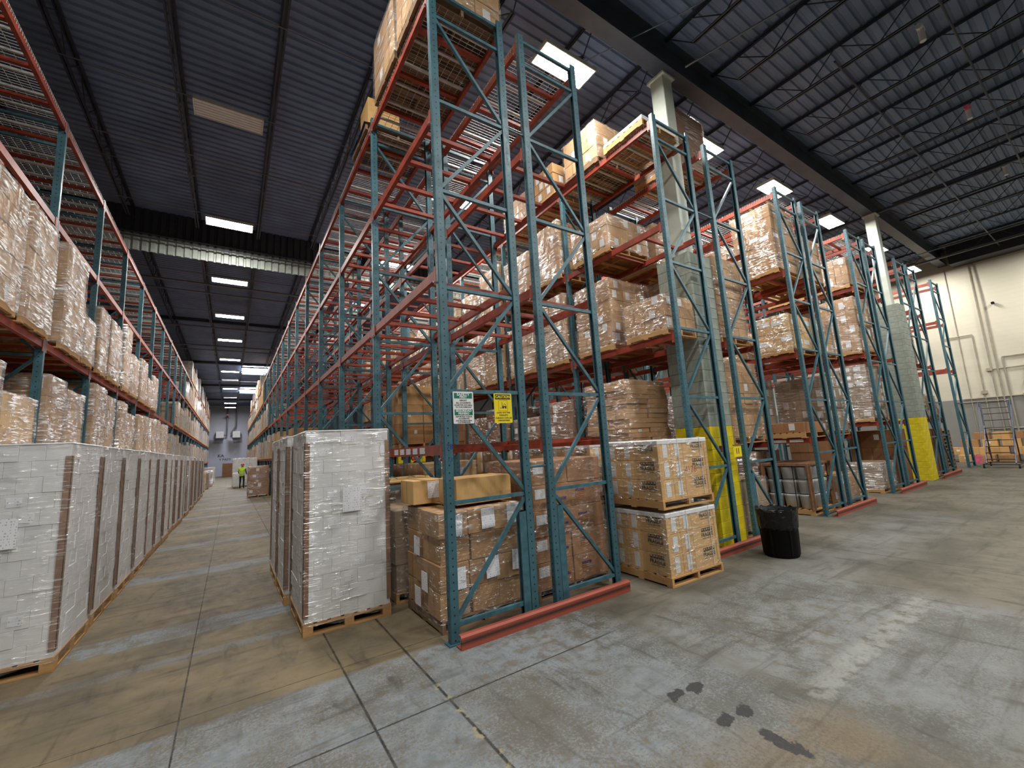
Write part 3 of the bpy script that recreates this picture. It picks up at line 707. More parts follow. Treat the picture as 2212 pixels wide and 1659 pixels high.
def wrap_mesh(px, py, z0, z1, off=0.014, amp=0.008, top=True, lean=0.0, sag=0.0):
    m = MB(); a, c = px/2+off, py/2+off
    nx, ny = max(3, int(px/0.16)), max(3, int(py/0.16)); nz = max(4, int((z1-z0)/0.14))
    ring = [(-a+2*a*i/nx, -c) for i in range(nx)]+[(a, -c+2*c*i/ny) for i in range(ny)]+[(a-2*a*i/nx, c) for i in range(nx)]+[(-a, c-2*c*i/ny) for i in range(ny)]
    n = len(ring); vs = []; fs = []
    for k in range(nz+1):
        z = z0+(z1-z0)*k/nz
        for (x, y) in ring:
            j = random.uniform(-amp, amp); L = math.hypot(x, y); f = 1+j/L
            corner = 0.992 if abs(abs(x)-a) < 1e-4 and abs(abs(y)-c) < 1e-4 else 1.0
            vs.append((x*f*corner, y*f*corner, z+(random.uniform(-0.012, 0.006) if k == nz else (random.uniform(-0.03, 0.02) if k == 0 else 0))))
    for k in range(nz):
        for i in range(n):
            j = (i+1) % n; fs.append((k*n+i, k*n+j, (k+1)*n+j, (k+1)*n+i))
    m.add(vs, fs)
    if top:
        b = len(m.v); inner = [(x*0.86, y*0.86, z1+0.012+random.uniform(-0.004, 0.01)) for x, y in ring]
        m.v += inner
        for i in range(n):
            j = (i+1) % n; m.f.append([nz*n+i, nz*n+j, b+j, b+i]); m.m.append(0)
    return m
def load(x0, x1, y0, y1, z, label, nx=3, ny=3, layers=(0.3, 0.3, 0.3), mat='kraft', wrap='wrap', side=-1, pal='wood', name='pallet_load', group=None,
         lab=0.3, labsize=(0.12, 0.16), labmat='label', sep=True, brick=True, jit=0.008, ph=0.13, run='x', near=False, rz=0.0, over=0.0, marks=None, cat='pallet load', wraptop=None, gap=0.004):
    cx, cy = (x0+x1)/2, (y0+y1)/2; W, D = x1-x0, y1-y0
    root = empty(name, (cx, cy, z), rz); tag(root, label, cat, group)
    zb = 0.0
    if pal:
        if near: pallet_parts(root, W+over, D+over, pal, ph, 0, block=False)
        else: put('pallet', pallet_mesh(W+over, D+over, pal, ph, run), root)
        zb = ph
    H = sum(layers)
    if sep:
        zz = zb
        for k, h in enumerate(layers):
            ax, ay = (nx, ny) if (k % 2 == 0 or not brick) else (max(1, nx+random.choice((-1, 0, 0))), max(1, ny+random.choice((-1, 0, 0))))
            w, d = W/ax, D/ay
            me = carton_mesh(w-gap, d-gap, h-0.004, mat)
            for i in range(ax):
                for j in range(ay):
                    if 0 < i < ax-1 and 0 < j < ay-1 and k < len(layers)-1: continue
                    ox, oy = random.uniform(-jit, jit), random.uniform(-jit, jit)
                    c = put('carton', me, root, (-W/2+w*(i+0.5)+ox, -D/2+d*(j+0.5)+oy, zz+h/2), (0, 0, random.uniform(-jit, jit)*0.8))
                    fr = j == 0; sd = (i == 0 and side < 0) or (i == ax-1 and side > 0)
                    if lab and fr and random.random() < lab:
                        lw, lh = min(labsize[0], w*0.6), min(labsize[1], h*0.7)
                        put('label', label_mesh(round(lw, 2), round(lh, 2), labmat, 'f'), c, (random.uniform(-0.25, 0.25)*w, -d/2+gap/2-0.0005, random.uniform(-0.1, 0.12)*h))
                    if lab and sd and random.random() < lab:
                        lw, lh = min(labsize[0], d*0.6), min(labsize[1], h*0.7)
                        put('label', label_mesh(round(lw, 2), round(lh, 2), labmat, 's'), c, (side*(w/2-gap/2+0.001), random.uniform(-0.25, 0.25)*d, random.uniform(-0.1, 0.12)*h))
            zz += h
    else:
        m = MB(); zz = zb
        for k, h in enumerate(layers):
            w, d = W/nx, D/ny
            for i in range(nx):
                for j in range(ny):
                    if 0 < i < nx-1 and 0 < j < ny-1 and k < len(layers)-1: continue
                    q = 0.004; o = random.uniform(-0.012, 0.012)
                    m.box(-W/2+w*i+q+o, -W/2+w*(i+1)-q+o, -D/2+d*j+q, -D/2+d*(j+1)-q, zz+0.002, zz+h-0.003)
            zz += h
        c = m.build('cartons', mt[mat], root); c['kind'] = 'stuff'
    if wrap:
        wz = wraptop if wraptop else zb+H
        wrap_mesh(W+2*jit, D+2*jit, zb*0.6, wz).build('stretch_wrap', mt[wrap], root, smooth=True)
    return root
def slot(k, q):
    # k-th bay, q = 0 first, 1 second pallet place along y
    a = Y0+PD+k*PITCH
    return (a+0.08, a+1.14) if q == 0 else (a+1.24, a+2.30)
LN = ['floor', 'first shelf', 'second shelf', 'third shelf', 'top shelf']
def rload(key, k, q, lev, look, rack, **kw):
    x0, levels, aisle = ROWS[key]; z = 0.001 if lev == 0 else levels[lev-1]+(0.014 if lev == 4 else 0.001)
    y0, y1 = slot(k, q)
    over = 0.05
    xa, xb = x0-over, x0+FD+over
    if 'yr' in kw: y0, y1 = kw.pop('yr')
    if 'xr' in kw: xa, xb = kw.pop('xr')
    lb = '%s, %s %s, %s pallet along' % (look, rack, LN[lev], ordw(2*k+q))
    kw.setdefault('group', 'pallet loads on the racks')
    if key == 'L' and kw.get('wrap', 'wrap') == 'wrap': kw['wrap'] = 'wrapglint'
    return load(xa, xb, y0, y1, z, lb, **kw)
L_, B1, B1R_, B2, B3, B4 = 'left rack', 'front rack', 'back of front rack', 'second rack', 'third rack', 'fourth rack'

# ---- left rack
R_ = random.Random(5)
def lay(h, n): return tuple([h/n]*n)
sil = 'silvery wrapped brown cartons'; kr = 'kraft cartons in clear film'; tall = 'tall film-wrapped cartons'
rload('L', 1, 0, 2, sil, L_, yr=(6.75, 7.80), layers=lay(1.52, 5), side=1, ny=2, lab=0.2, wrap='wrap')
rload('L', 1, 1, 2, kr, L_, yr=(7.98, 8.98), layers=lay(1.58, 5), side=1, ny=2, lab=0.25)
rload('L', 2, 0, 2, tall, L_, yr=(9.50, 10.62), layers=lay(1.68, 5), side=1, ny=2, lab=0.15)
rload('L', 2, 1, 2, 'low silvery wrapped cartons', L_, yr=(10.70, 11.42), layers=lay(0.78, 3), side=1, ny=2)
rload('L', 3, 0, 2, sil, L_, yr=(11.75, 12.50), layers=lay(1.28, 4), side=1, ny=2)
rload('L', 3, 1, 2, kr, L_, yr=(12.70, 13.85), layers=lay(1.28, 5), side=1, ny=3)
rload('L', 4, 0, 2, tall, L_, yr=(14.25, 15.05), layers=lay(1.58, 5), side=1, ny=2)
rload('L', 4, 1, 2, kr, L_, yr=(15.30, 16.30), layers=lay(1.02, 4), side=1, ny=2)
rload('L', 5, 0, 2, sil, L_, layers=lay(1.2, 4), side=1, ny=2)
rload('L', 5, 1, 2, kr, L_, layers=lay(0.8, 3), side=1, ny=2)
rload('L', 6, 0, 2, sil, L_, layers=lay(1.1, 4), side=1, ny=2)
rload('L', 1, 0, 1, kr, L_, yr=(6.7, 7.65), layers=lay(1.2, 4), side=1, ny=2)
rload('L', 1, 1, 1, 'low tan wrapped cartons', L_, yr=(7.75, 8.80), layers=lay(0.86, 2), side=1, ny=2, mat='tan', lab=0.5)
rload('L', 2, 0, 1, sil, L_, yr=(9.20, 10.00), layers=lay(1.32, 4), side=1, ny=2, lab=0.4)
rload('L', 2, 1, 1, kr, L_, yr=(10.10, 11.10), layers=lay(1.22, 4), side=1, ny=2)
rload('L', 3, 0, 1, tall, L_, yr=(11.72, 12.75), layers=lay(1.58, 6), side=1, ny=2)
rload('L', 3, 1, 1, kr, L_, yr=(12.82, 13.65), layers=lay(1.48, 5), side=1, ny=2)
rload('L', 4, 0, 1, tall, L_, yr=(14.25, 15.1), layers=lay(1.52, 6), side=1, ny=2)
rload('L', 4, 1, 1, kr, L_, yr=(15.3, 16.2), layers=lay(1.3, 4), side=1, ny=2)
for k in (5, 6, 7):
    for q in (0, 1):
        rload('L', k, q, 1, sil if q else kr, L_, layers=lay(R_.uniform(1.1, 1.6), 4), side=1, ny=2, sep=False)
far_l = 'wrapped pallet load in the far bays of the left rack'; far_r = 'wrapped pallet load in the far bays of the front rack'
for k in range(8, 25):
    for q in (0, 1):
        for lev in ((1, 2, 3, 4) if k > 10 else (1, 2) if k > 8 else (1,)):
            if lev == 4 and R_.random() < 0.6: continue
            z = ROWS['L'][1][lev-1]; y0, y1 = slot(k, q)
            load(-2.41-FD-0.05, -2.36, y0, y1, z+(0.016 if lev == 4 else 0.001), 'wrapped pallet load, left rack %s, %s pallet along' % (LN[lev], ordw(2*k+q)), layers=lay(R_.uniform(0.9, 1.45), 3), nx=2, ny=2, sep=False, side=1, group='far loads of the left rack', wrap=None, mat=R_.choice(['film', 'grey', 'film']))
for k in range(7, 25):
    for q in (0, 1):
        for lev in ((0, 1, 2, 3, 4) if k > 11 else (0, 1, 2) if k > 9 else (0, 1)):
            if lev == 4 and R_.random() < 0.5: continue
            if lev == 0 and k < 9: continue
            z = 0.0 if lev == 0 else LV[lev-1]; y0, y1 = slot(k, q)
            load(1.777, 1.827+FD+0.05, y0, y1, z+(0.016 if lev == 4 else 0.001), 'wrapped pallet load, front rack %s, %s pallet along' % (LN[lev], ordw(2*k+q)), layers=lay(R_.uniform(0.8, 1.3), 3), nx=2, ny=2, sep=False, group='far loads of the front rack', wrap=None, mat=R_.choice(['film', 'grey', 'film', 'kraft']))

# ---- front rack: top shelf, floor, first shelf
rload('B1L', 0, 0, 4, 'kraft cartons on a pale pallet', B1, yr=(4.16, 5.05), pal='oldwood', layers=lay(0.9, 3), ny=2, wrap='wrapthin', lab=0.3)
rload('B1L', 0, 1, 4, 'kraft cartons under sagging film', B1, yr=(5.15, 6.15), pal='oldwood', layers=lay(0.95, 3), ny=2, lab=0.4)
tl = rload('B1L', 1, 0, 4, 'single big carton on a blue tarpaulin', B1, yr=(6.72, 7.70), pal='oldwood', layers=(0.02,), ny=1, nx=1, mat='grey', wrap=None, lab=0)
MB().cbox(-0.52, 0.05, -0.42, 0.1, 0.16, 0.72, 0.008).build('big_carton', mt['tan'], tl)
m = MB(); vs = []; fs = []; N = 12
for i in range(N+1):
    for j in range(N+1):
        x = -0.62+1.2*i/N; y = -0.52+1.04*j/N; e = max(abs(x)/0.6, abs(y)/0.5)
        vs.append((x, y, 0.165+0.03*random.random() - (0.1*random.uniform(0.5, 1.2) if e > 0.93 else 0)))
for i in range(N):
    for j in range(N): a = i*(N+1)+j; fs.append((a, a+N+1, a+N+2, a+1))
MB().add(vs, fs).build('tarpaulin', mt['blue'], tl, smooth=True)
# second floor load (dark cartons) and tan topped load behind
rload('B1L', 0, 1, 0, 'dusty dark cartons', B1, yr=(5.50, 6.40), layers=lay(1.0, 3), nx=2, ny=2, mat='grey', wrap='wrapthin', lab=0.5, labsize=(0.13, 0.18))
tt = rload('B1L', 1, 0, 0, 'cartons with a tan sheet and green straps on top', B1, layers=lay(1.25, 3), mat='grey', wrap='wrapthin', lab=0.2)
MB().cbox(-0.62, 0.62, -0.56, 0.56, 1.39, 1.43, 0.01).build('top_sheet', mt['tan'], tt)
g = simple('green_strap', srgb(60, 150, 110), 0.4)
for q in range(4): MB().path([(-0.5+q*0.3, -0.3, 1.435), (-0.45+q*0.3, -0.25, 1.49), (-0.38+q*0.3, -0.32, 1.45)], 0.006, 4).build('strap_end', g, tt)
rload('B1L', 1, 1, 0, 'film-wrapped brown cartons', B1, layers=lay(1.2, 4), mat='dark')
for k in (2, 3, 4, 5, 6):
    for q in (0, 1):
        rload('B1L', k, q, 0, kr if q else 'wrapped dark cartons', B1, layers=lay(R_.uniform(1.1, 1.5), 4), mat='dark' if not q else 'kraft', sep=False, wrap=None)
for k in (4, 5, 6):
    for q in (0, 1): rload('B1L', k, q, 1, 'kraft cartons', B1, layers=lay(R_.uniform(0.5, 1.0), 3), ny=2, wrap='wrapthin' if q else None, sep=k < 5)
# back of the front rack
rload('B1R', 2, 0, 1, 'tall speckled carton stack', B1R_, layers=lay(1.3, 3), ny=2, nx=2, mat='kraft', lab=0.9, labsize=(0.07, 0.09), wrap=None)
for k in (1, 2, 3, 4, 5):
    for q in (0, 1):
        if (k, q) != (1, 0): rload('B1R', k, q, 0, 'wrapped brown cartons', B1R_, layers=lay(R_.uniform(1.0, 1.5), 4), mat=R_.choice(['dark', 'kraft']), sep=k < 3, lab=0.4, wrap='wrapthin' if k < 3 else None)
# orange-brown cartons with purple print at the end of the back row
ob = load(3.12, 4.30, 4.33, 5.40, 0.001, 'orange-brown cartons with purple print behind the first red guard', nx=2, ny=3, layers=(0.30, 0.31, 0.31, 0.31, 0.30), mat='orange', wrap='wrapthin', pal='oldwood', lab=0.0, brick=False, near=True, group='pallet loads on the floor', jit=0.012)
PR = make_print('brown_box_print', srgb(176, 116, 70), (0.10, 0.055, 0.03), 40, 42, 0.35)
for c in [c for c in ob.children if c.name.startswith('carton')]:
    fr = c.location.y < -0.3; lf = c.location.x < 0
    if fr and not lf and c.location.z < 1.3:
        MB().box(-0.16, 0.0, -0.002, 0.0, -0.06, 0.02).build('print_block', PR, c, (0, -0.179, 0))
        MB().box(-0.16, 0.0, -0.003, 0.0, 0.025, 0.055).build('print_block', mt['purple'], c, (0, -0.179, 0))
    if fr and lf:
        put('label', label_mesh(0.16, 0.12, 'label', 'f'), c, (-0.18, -0.1785, 0.05))
        if c.location.z < 1.3: MB().box(-0.02, 0.14, -0.003, 0.0, -0.05, -0.02).build('print_block', mt['purple'], c, (0.1, -0.179, 0))
# kraft load with taped papers behind the first post
ka = load(1.86, 2.90, 4.30, 5.30, 0.001, 'bulging kraft cartons with taped white papers at the end of front rack', nx=3, ny=3, layers=(0.27, 0.27, 0.27, 0.27), wrap='wrapthin', pal='oldwood', lab=0.0, near=True, group='pallet loads on the floor', jit=0.02, brick=True)
for (x, z, face) in [(-0.35, 1.06, 'f'), (0.06, 1.09, 'f'), (0.40, 1.10, 'f'), (-0.33, 0.52, 'f'), (0.09, 0.56, 'f'), (0.44, 0.58, 'f'), (-0.53, 0.80, 's'), (-0.53, 0.45, 's'), (-0.53, 0.25, 's')]:
    if face == 'f': put('taped_paper', label_mesh(0.17, 0.22, 'sheet', 'f'), ka, (x, -0.531, z), (0, random.uniform(-0.06, 0.06), 0))
    else: put('taped_paper', label_mesh(0.17, 0.20, 'sheet', 's'), ka, (-0.552, -0.2+random.uniform(-0.1, 0.3), z), (random.uniform(-0.06, 0.06), 0, 0))
o = MB().cbox(-0.37, 0.37, -0.24, 0.24, 0, 0.29, 0.006).build('carton', mt['tan'], None, (2.50, 4.66, 1.245)); tag(o, 'single plain tan carton lying loose on the papered kraft load', 'carton')
o = MB().cbox(-0.2, 0.2, -0.22, 0.22, 0, 0.28, 0.006).build('carton', mt['tan'], None, (2.02, 5.16, 1.245)); tag(o, 'smaller tan carton with a paper slip behind the first post', 'carton')
MB().box(-0.1, 0.12, -0.003, 0, -0.1, 0.1).build('paper_slip', mt['sheet'], o, (0.08, -0.221, 0.16))

# ---- second rack
rload('B2L', 0, 0, 2, 'three low layers of marked cartons', B2, yr=(4.19, 5.05), xr=(5.99, 6.83), layers=lay(0.57, 3), nx=3, ny=2, wrap='wrapthin', lab=0.45, mat='kraft')
rload('B2L', 0, 1, 2, 'six layers of taped cartons', B2, yr=(5.36, 6.30), layers=lay(1.30, 6), nx=3, ny=2, wrap='wrapthin', lab=0.5)
lk = [kr, 'film-wrapped cartons with white labels', 'brown carton stack', 'shiny wrapped cartons']
for k in (1, 2, 3, 4, 5, 6, 7):
    for q in (0, 1):
        rload('B2L', k, q, 2, lk[(k+q) % 4], B2, layers=lay(R_.uniform(1.05, 1.5), R_.choice((4, 5, 6))), nx=3, ny=R_.choice((2, 3)), lab=0.35, sep=k < 5, wrap=R_.choice(['wrapthin', 'wrap']))
rload('B2L', 0, 1, 3, 'three layers of wrapped cartons', B2, yr=(5.25, 6.25), layers=lay(0.64, 3), nx=3, ny=2, lab=0.5)
rload('B2L', 1, 0, 3, 'very shiny wrapped cartons', B2, yr=(6.70, 7.66), layers=lay(1.25, 4), nx=3, ny=3, lab=0.2)
for k in (1, 2, 3, 4, 5, 6, 7):
    for q in (0, 1):
        if (k, q) in ((1, 0),): continue
        rload('B2L', k, q, 3, lk[(k+2*q) % 4], B2, layers=lay(R_.uniform(0.7, 1.4), R_.choice((3, 4, 5))), nx=3, ny=R_.choice((2, 3)), lab=0.35, sep=k < 5)
fl = rload('B2L', 0, 0, 4, 'flat white panels', B2, yr=(4.2, 5.15), xr=(5.99, 7.0), layers=(0.04, 0.04), nx=1, ny=1, mat='white', wrap=None, lab=0)
rload('B2L', 0, 1, 4, 'three layers of orange-lit cartons', B2, yr=(5.32, 6.30), pal='oldwood', layers=lay(0.80, 3), nx=2, ny=2, lab=0.7, wrap='wrapthin', mat='kraft', brick=False)
rload('B2L', 1, 0, 4, 'stacked cartons', B2, yr=(6.70, 7.42), layers=lay(0.72, 3), nx=2, ny=2, lab=0.7, wrap=None)
rload('B2L', 1, 1, 4, 'lower stacked cartons', B2, yr=(7.50, 8.80), layers=lay(0.62, 3), nx=3, ny=3, lab=0.5, wrap='wrapthin')
# flat carton stack on the first shelf
fs_ = rload('B2L', 0, 1, 1, 'many flat cartons in uneven layers', B2, yr=(5.14, 6.20), xr=(5.95, 7.08), layers=lay(1.16, 13), nx=2, ny=2, mat='kraft', lab=0.12, labsize=(0.09, 0.05), jit=0.03, wrap='wrapthin')
for k in (1, 2, 3, 4, 5):
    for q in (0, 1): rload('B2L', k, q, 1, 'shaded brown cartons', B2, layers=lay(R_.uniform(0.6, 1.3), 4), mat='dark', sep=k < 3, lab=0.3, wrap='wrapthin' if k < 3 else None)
rload('B2L', 0, 0, 0, 'film-wrapped tan cartons', B2, yr=(4.28, 5.2), xr=(6.05, 6.75), layers=lay(1.15, 4), nx=2, ny=2, mat='grey', lab=0.2)
for k in (0, 1, 2):
    for q in (0, 1):
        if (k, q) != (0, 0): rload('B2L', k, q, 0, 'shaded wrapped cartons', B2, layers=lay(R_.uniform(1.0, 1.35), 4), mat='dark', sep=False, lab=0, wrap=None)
B2X = 'second rack right half'
rload('B2R', 0, 0, 0, 'two layers of dusty grey cartons', B2X, yr=(4.22, 5.25), xr=(7.66, 8.60), layers=(0.44, 0.44), nx=3, ny=3, mat='grey', lab=0.15, wrap='wrapthin', brick=False)
rload('B2R', 0, 0, 1, 'six layers of tan cartons', B2X, yr=(4.2, 5.2), xr=(7.63, 8.72), layers=lay(1.42, 7), nx=4, ny=4, mat='kraft', lab=0.15, wrap='wrapthin', brick=False)
rload('B2R', 0, 0, 2, 'tall shiny cartons with red marks', B2X, yr=(4.18, 5.1), xr=(7.63, 8.62), layers=lay(1.60, 8), nx=3, ny=3, lab=0.12)
rload('B2R', 0, 1, 2, kr, B2X, layers=lay(1.5, 5), nx=3, ny=3, lab=0.3)
rload('B2R', 0, 0, 4, 'big dark carton in loose film', B2X, yr=(4.6, 5.7), layers=lay(1.3, 2), nx=1, ny=1, mat='dark', lab=0)
rload('B2R', 0, 1, 3, kr, B2X, layers=lay(0.9, 3), nx=3, ny=3)
for q in (0, 1): rload('B2R', 1, q, 1, 'shaded cartons', B2X, layers=lay(1.2, 4), mat='dark', sep=False, lab=0, wrap=None)
# ---- third rack
rload('B3L', 0, 0, 3, 'big shiny carton load with white labels', B3, yr=(4.20, 5.12), layers=lay(1.58, 5), nx=3, ny=3, lab=0.6, labsize=(0.24, 0.10), labmat='paper', brick=False)
rload('B3L', 0, 1, 3, 'wrapped cartons', B3, layers=lay(1.0, 4), nx=3, ny=3, lab=0.3)
rload('B3L', 0, 0, 2, 'two layers of big labelled cartons', B3, yr=(4.16, 4.90), layers=(0.40, 0.40), nx=2, ny=2, lab=1.0, labsize=(0.26, 0.11), labmat='paper', mat='tan', brick=False)
rload('B3L', 0, 1, 2, 'tan cartons', B3, layers=(0.34, 0.34), nx=3, ny=3, mat='tan', lab=0.3)
rload('B3L', 0, 0, 1, 'one low row of brown cartons', B3, yr=(4.18, 5.05), xr=(10.47, 11.65), layers=(0.22,), nx=3, ny=2, mat='orange', lab=0.6, wrap=None)
rload('B3L', 0, 1, 1, 'tall silvery wrapped cartons', B3, yr=(5.25, 6.25), layers=lay(1.35, 6), nx=3, ny=3, mat='grey', lab=0.4)
rload('B3L', 1, 0, 1, 'shaded wrapped cartons', B3, layers=lay(1.2, 5), mat='dark')
rload('B3L', 0, 1, 0, 'dark cartons in glossy film', B3, yr=(5.3, 6.4), layers=lay(1.25, 5), mat='dark', lab=0.2)
rload('B3R', 0, 0, 0, 'low wrapped cartons', 'third rack right half', layers=lay(0.6, 2), mat='kraft', lab=0.5)
rload('B3R', 0, 0, 1, 'wrapped cartons', 'third rack right half', layers=lay(1.3, 5), mat='grey', lab=0.5)
rload('B3R', 0, 0, 2, 'kraft cartons', 'third rack right half', layers=lay(0.8, 3), lab=0.4)
rload('B3R', 0, 0, 3, 'kraft cartons', 'third rack right half', layers=lay(1.1, 3), lab=0.4)
# pallet of white pails framed with brown board
pl = empty('pail_pallet', (11.0, 4.72, 0.001)); tag(pl, 'white pails framed with brown board on the floor of the third rack', 'pallet load', 'pallet loads on the floor')
pallet_parts(pl, 1.06, 0.98, 'wood', 0.12, 0, False)
pb = MB().lathe([(0.001, 0.0), (0.125, 0.0), (0.145, 0.24), (0.155, 0.25), (0.155, 0.285), (0.15, 0.295), (0.001, 0.297)], 16).mesh('pail', mt['pail'], True)
for i in range(3):
    for j in range(3):
        for k in range(3): put('pail', pb, pl, (-0.335+i*0.335, -0.315+j*0.315, 0.125+k*0.305))
for sx in (-1, 1):
    for sy in (-1, 1): MB().box(sx*0.52-0.05, sx*0.52+0.05, sy*0.48-0.012, sy*0.48+0.012, 0.12, 1.1).box(sx*0.52-0.012, sx*0.52+0.012, sy*0.48-0.05, sy*0.48+0.05, 0.12, 1.1).build('edge_board', mt['edge'], pl)
MB().box(-0.53, 0.53, -0.49, 0.49, 1.05, 1.11).build('top_board', mt['edge'], pl)
for z in (0.45, 0.77): MB().path([(-0.53, 0.49, z), (-0.53, -0.49, z), (0.53, -0.49, z), (0.53, 0.49, z), (-0.53, 0.49, z)], 0.008, 4).build('strap', mt['black'], pl)
for y in (-0.17, 0.16): MB().path([(-0.535, y, 0.12), (-0.535, y, 1.06)], 0.008, 4).build('strap', mt['black'], pl)
# ---- fourth and fifth rack
rload('B4L', 0, 0, 3, 'bright silvery wrapped cartons', B4, yr=(4.16, 5.08), layers=lay(0.80, 3), nx=3, ny=3)
rload('B4L', 0, 0, 2, 'four layers of labelled cartons', B4, yr=(4.16, 5.0), layers=lay(1.56, 4), nx=3, ny=2, lab=0.8, labmat='paper', labsize=(0.12, 0.2), brick=False)
rload('B4L', 0, 0, 1, 'six wrapped layers with white labels', B4, yr=(4.16, 5.08), layers=lay(1.50, 7), nx=3, ny=3, lab=0.6, labmat='paper', mat='grey', labsize=(0.16, 0.12))
rload('B4L', 0, 0, 0, 'low wrapped cartons', B4, yr=(4.22, 5.0), layers=lay(0.68, 2), nx=3, ny=2, mat='grey', lab=0.6, labmat='paper')
rload('B4L', 0, 1, 0, 'large dark cartons', B4, layers=lay(1.5, 3), nx=2, ny=2, mat='dark', lab=0.2, wrap=None)
rload('B4L', 0, 1, 3, 'wrapped cartons', B4, layers=lay(0.9, 3)); rload('B4L', 0, 1, 1, 'wrapped grey cartons', B4, layers=lay(1.3, 5), mat='grey')
rload('B4R', 0, 0, 0, 'large dark cartons', 'fourth rack right half', layers=lay(1.55, 3), nx=2, ny=2, mat='dark', lab=0.2, wrap=None)
B5n = 'fifth rack'
rload('B5L', 0, 0, 2, 'white wrapped cartons', B5n, xr=(19.1, 20.15), layers=lay(1.15, 4), mat='grey', lab=0.3)
rload('B5L', 0, 0, 1, 'loose wrapped bundles', B5n, xr=(19.1, 20.15), layers=lay(0.75, 3), mat='kraft', lab=0.2, jit=0.03)
rload('B5L', 0, 0, 0, 'dark cartons', B5n, xr=(19.1, 20.15), layers=lay(1.4, 3), mat='dark', lab=0.1, wrap=None)
rload('B5R', 0, 0, 1, 'film-wrapped bundles', B5n+' right half', layers=lay(0.7, 3), mat='kraft', jit=0.03)
rload('B5R', 0, 0, 0, 'dark cartons on a board', B5n+' right half', layers=lay(1.45, 3), mat='dark', lab=0.1, wrap=None)
for q in range(11):
    o = put('wooden_pallet', pallet_mesh(1.1, 1.0, 'oldwood'), None, (22.35, 4.75, 0.001+q*0.135)); tag(o, 'weathered wooden pallet in the stack past the fifth rack, %s from the floor' % ORD[q], 'pallet', 'stack of empty pallets')

# ---- white carton pallets in the left aisle
def white_load(x0, y0, label, side, sepc, w=0.94, d=1.20, rows=13, sheet=None, nxc=5, nyc=6, group='white carton pallets'):
    root = empty('white_carton_pallet', (x0+w/2, y0+d/2, 0.001)); tag(root, label, 'pallet load', group)
    ph = 0.13; H = 2.03; h = H/rows
    if sepc: pallet_parts(root, w, d, 'wood', ph, 0, True)
    else: put('pallet', pallet_mesh(w, d, 'wood', ph), root)
    if not sepc: m = MB()
    for k in range(rows):
        sh = (k % 2)*0.5
        for face in ('front', 'side'):
            n = nxc if face == 'front' else nyc; L = w if face == 'front' else d
            step = (L-0.02)/n; e = 0
            cuts = [-L/2+0.01]+[-L/2+0.01+step*(i+(0.5 if sh else 1.0)) for i in range(n if sh else n-1)]+[L/2-0.01]
            for a, b_ in zip(cuts[:-1], cuts[1:]):
                if b_-a < 0.02: continue
                o = random.choice((0, 0, 0, 0.002, -0.002, -0.006)); c_ = (a+b_)/2; ww = b_-a-0.0015
                if face == 'front':
                    pos = (c_, -d/2+0.13+o, ph+h*(k+0.5)); dims = (ww, 0.24)
                else:
                    if c_ < -d/2+0.25: continue
                    pos = (side*(w/2-0.13+o), c_, ph+h*(k+0.5)); dims = (0.24, ww)
                if sepc:
                    c = put('carton', carton_mesh(dims[0], dims[1], h-0.0015, 'white', 0.0015), root, pos)
                    if random.random() < 0.2:
                        if face == 'front': put('label', label_mesh(0.1, 0.085, 'sheet', 'f'), c, (0.0, -0.1205, 0), (0, random.uniform(-0.1, 0.1), 0))
                else: m.box(pos[0]-dims[0]/2, pos[0]+dims[0]/2, pos[1]-dims[1]/2, pos[1]+dims[1]/2, pos[2]-h/2+0.002, pos[2]+h/2-0.002)
    core = (-w/2+0.24, w/2-0.24, -d/2+0.24, d/2-0.02)
    if sepc: MB().box(*core, ph, ph+H).build('inner_cartons', mt['white'], root)
    else:
        m.box(*core, ph, ph+H); c = m.build('cartons', mt['white'], root); c['kind'] = 'stuff'
    eb = MB()
    for sx in (-1, 1):
        for sy in (-1, 1):
            q = MB(); q.box(min(sx*(w/2+0.004), sx*(w/2-0.05)), max(sx*(w/2+0.004), sx*(w/2-0.05)), min(sy*(d/2+0.004), sy*(d/2-0.001)), max(sy*(d/2+0.004), sy*(d/2-0.001)), ph+0.06, ph+H-0.12)
            q.box(min(sx*(w/2+0.004), sx*(w/2-0.001)), max(sx*(w/2+0.004), sx*(w/2-0.001)), min(sy*(d/2+0.004), sy*(d/2-0.05)), max(sy*(d/2+0.004), sy*(d/2-0.05)), ph+0.06, ph+H-0.12)
            q.build('edge_board', mt['edge'], root)
    MB().cbox(-w/2-0.002, w/2+0.002, -d/2-0.002, d/2+0.002, ph+H-0.0, ph+H+0.018, 0.008).build('film_cap', mt['cap'], root)
    wrap_mesh(w+0.01, d+0.01, 0.09, ph+H+0.01, 0.008, 0.004).build('stretch_wrap', mt['wrapwhite'], root, smooth=True)
    if sheet:
        MB().box(-0.105, 0.105, -0.002, 0, -0.14, 0.14).build('printed_sheet', mt['sheet'], root, (sheet[0], -d/2-0.020, sheet[1]), (0, sheet[2], 0))
    return root
ys = [6.13]+[7.50+1.262*i for i in range(19)]
WX = [0, -0.01, 0.0, 0.01, -0.01, 0.0, 0.02, -0.01, 0.02, 0.04, 0.0, 0.05, 0.01, 0.06, 0.01, 0.05, 0.02, 0.06, 0.02, 0.05]
for i, y in enumerate(ys):
    white_load(-2.29+WX[i], y, 'white carton pallet with brown edge boards, %s in the left row' % ORD[i], 1, i < 4, d=1.20 if i < 4 else 1.12, sheet=(0.04, 1.33, 0.0) if i == 0 else None)
for i, y in enumerate([5.24, 6.53, 7.63]):
    white_load([0.69, 0.63, 0.62, 0.62, 0.62, 0.62][i], y, 'white carton pallet with brown edge boards, %s in the right row' % ORD[i], -1, i < 3, d=1.20 if i == 0 else 1.06, sheet=(0.03, 1.38, 0.0) if i == 0 else None)

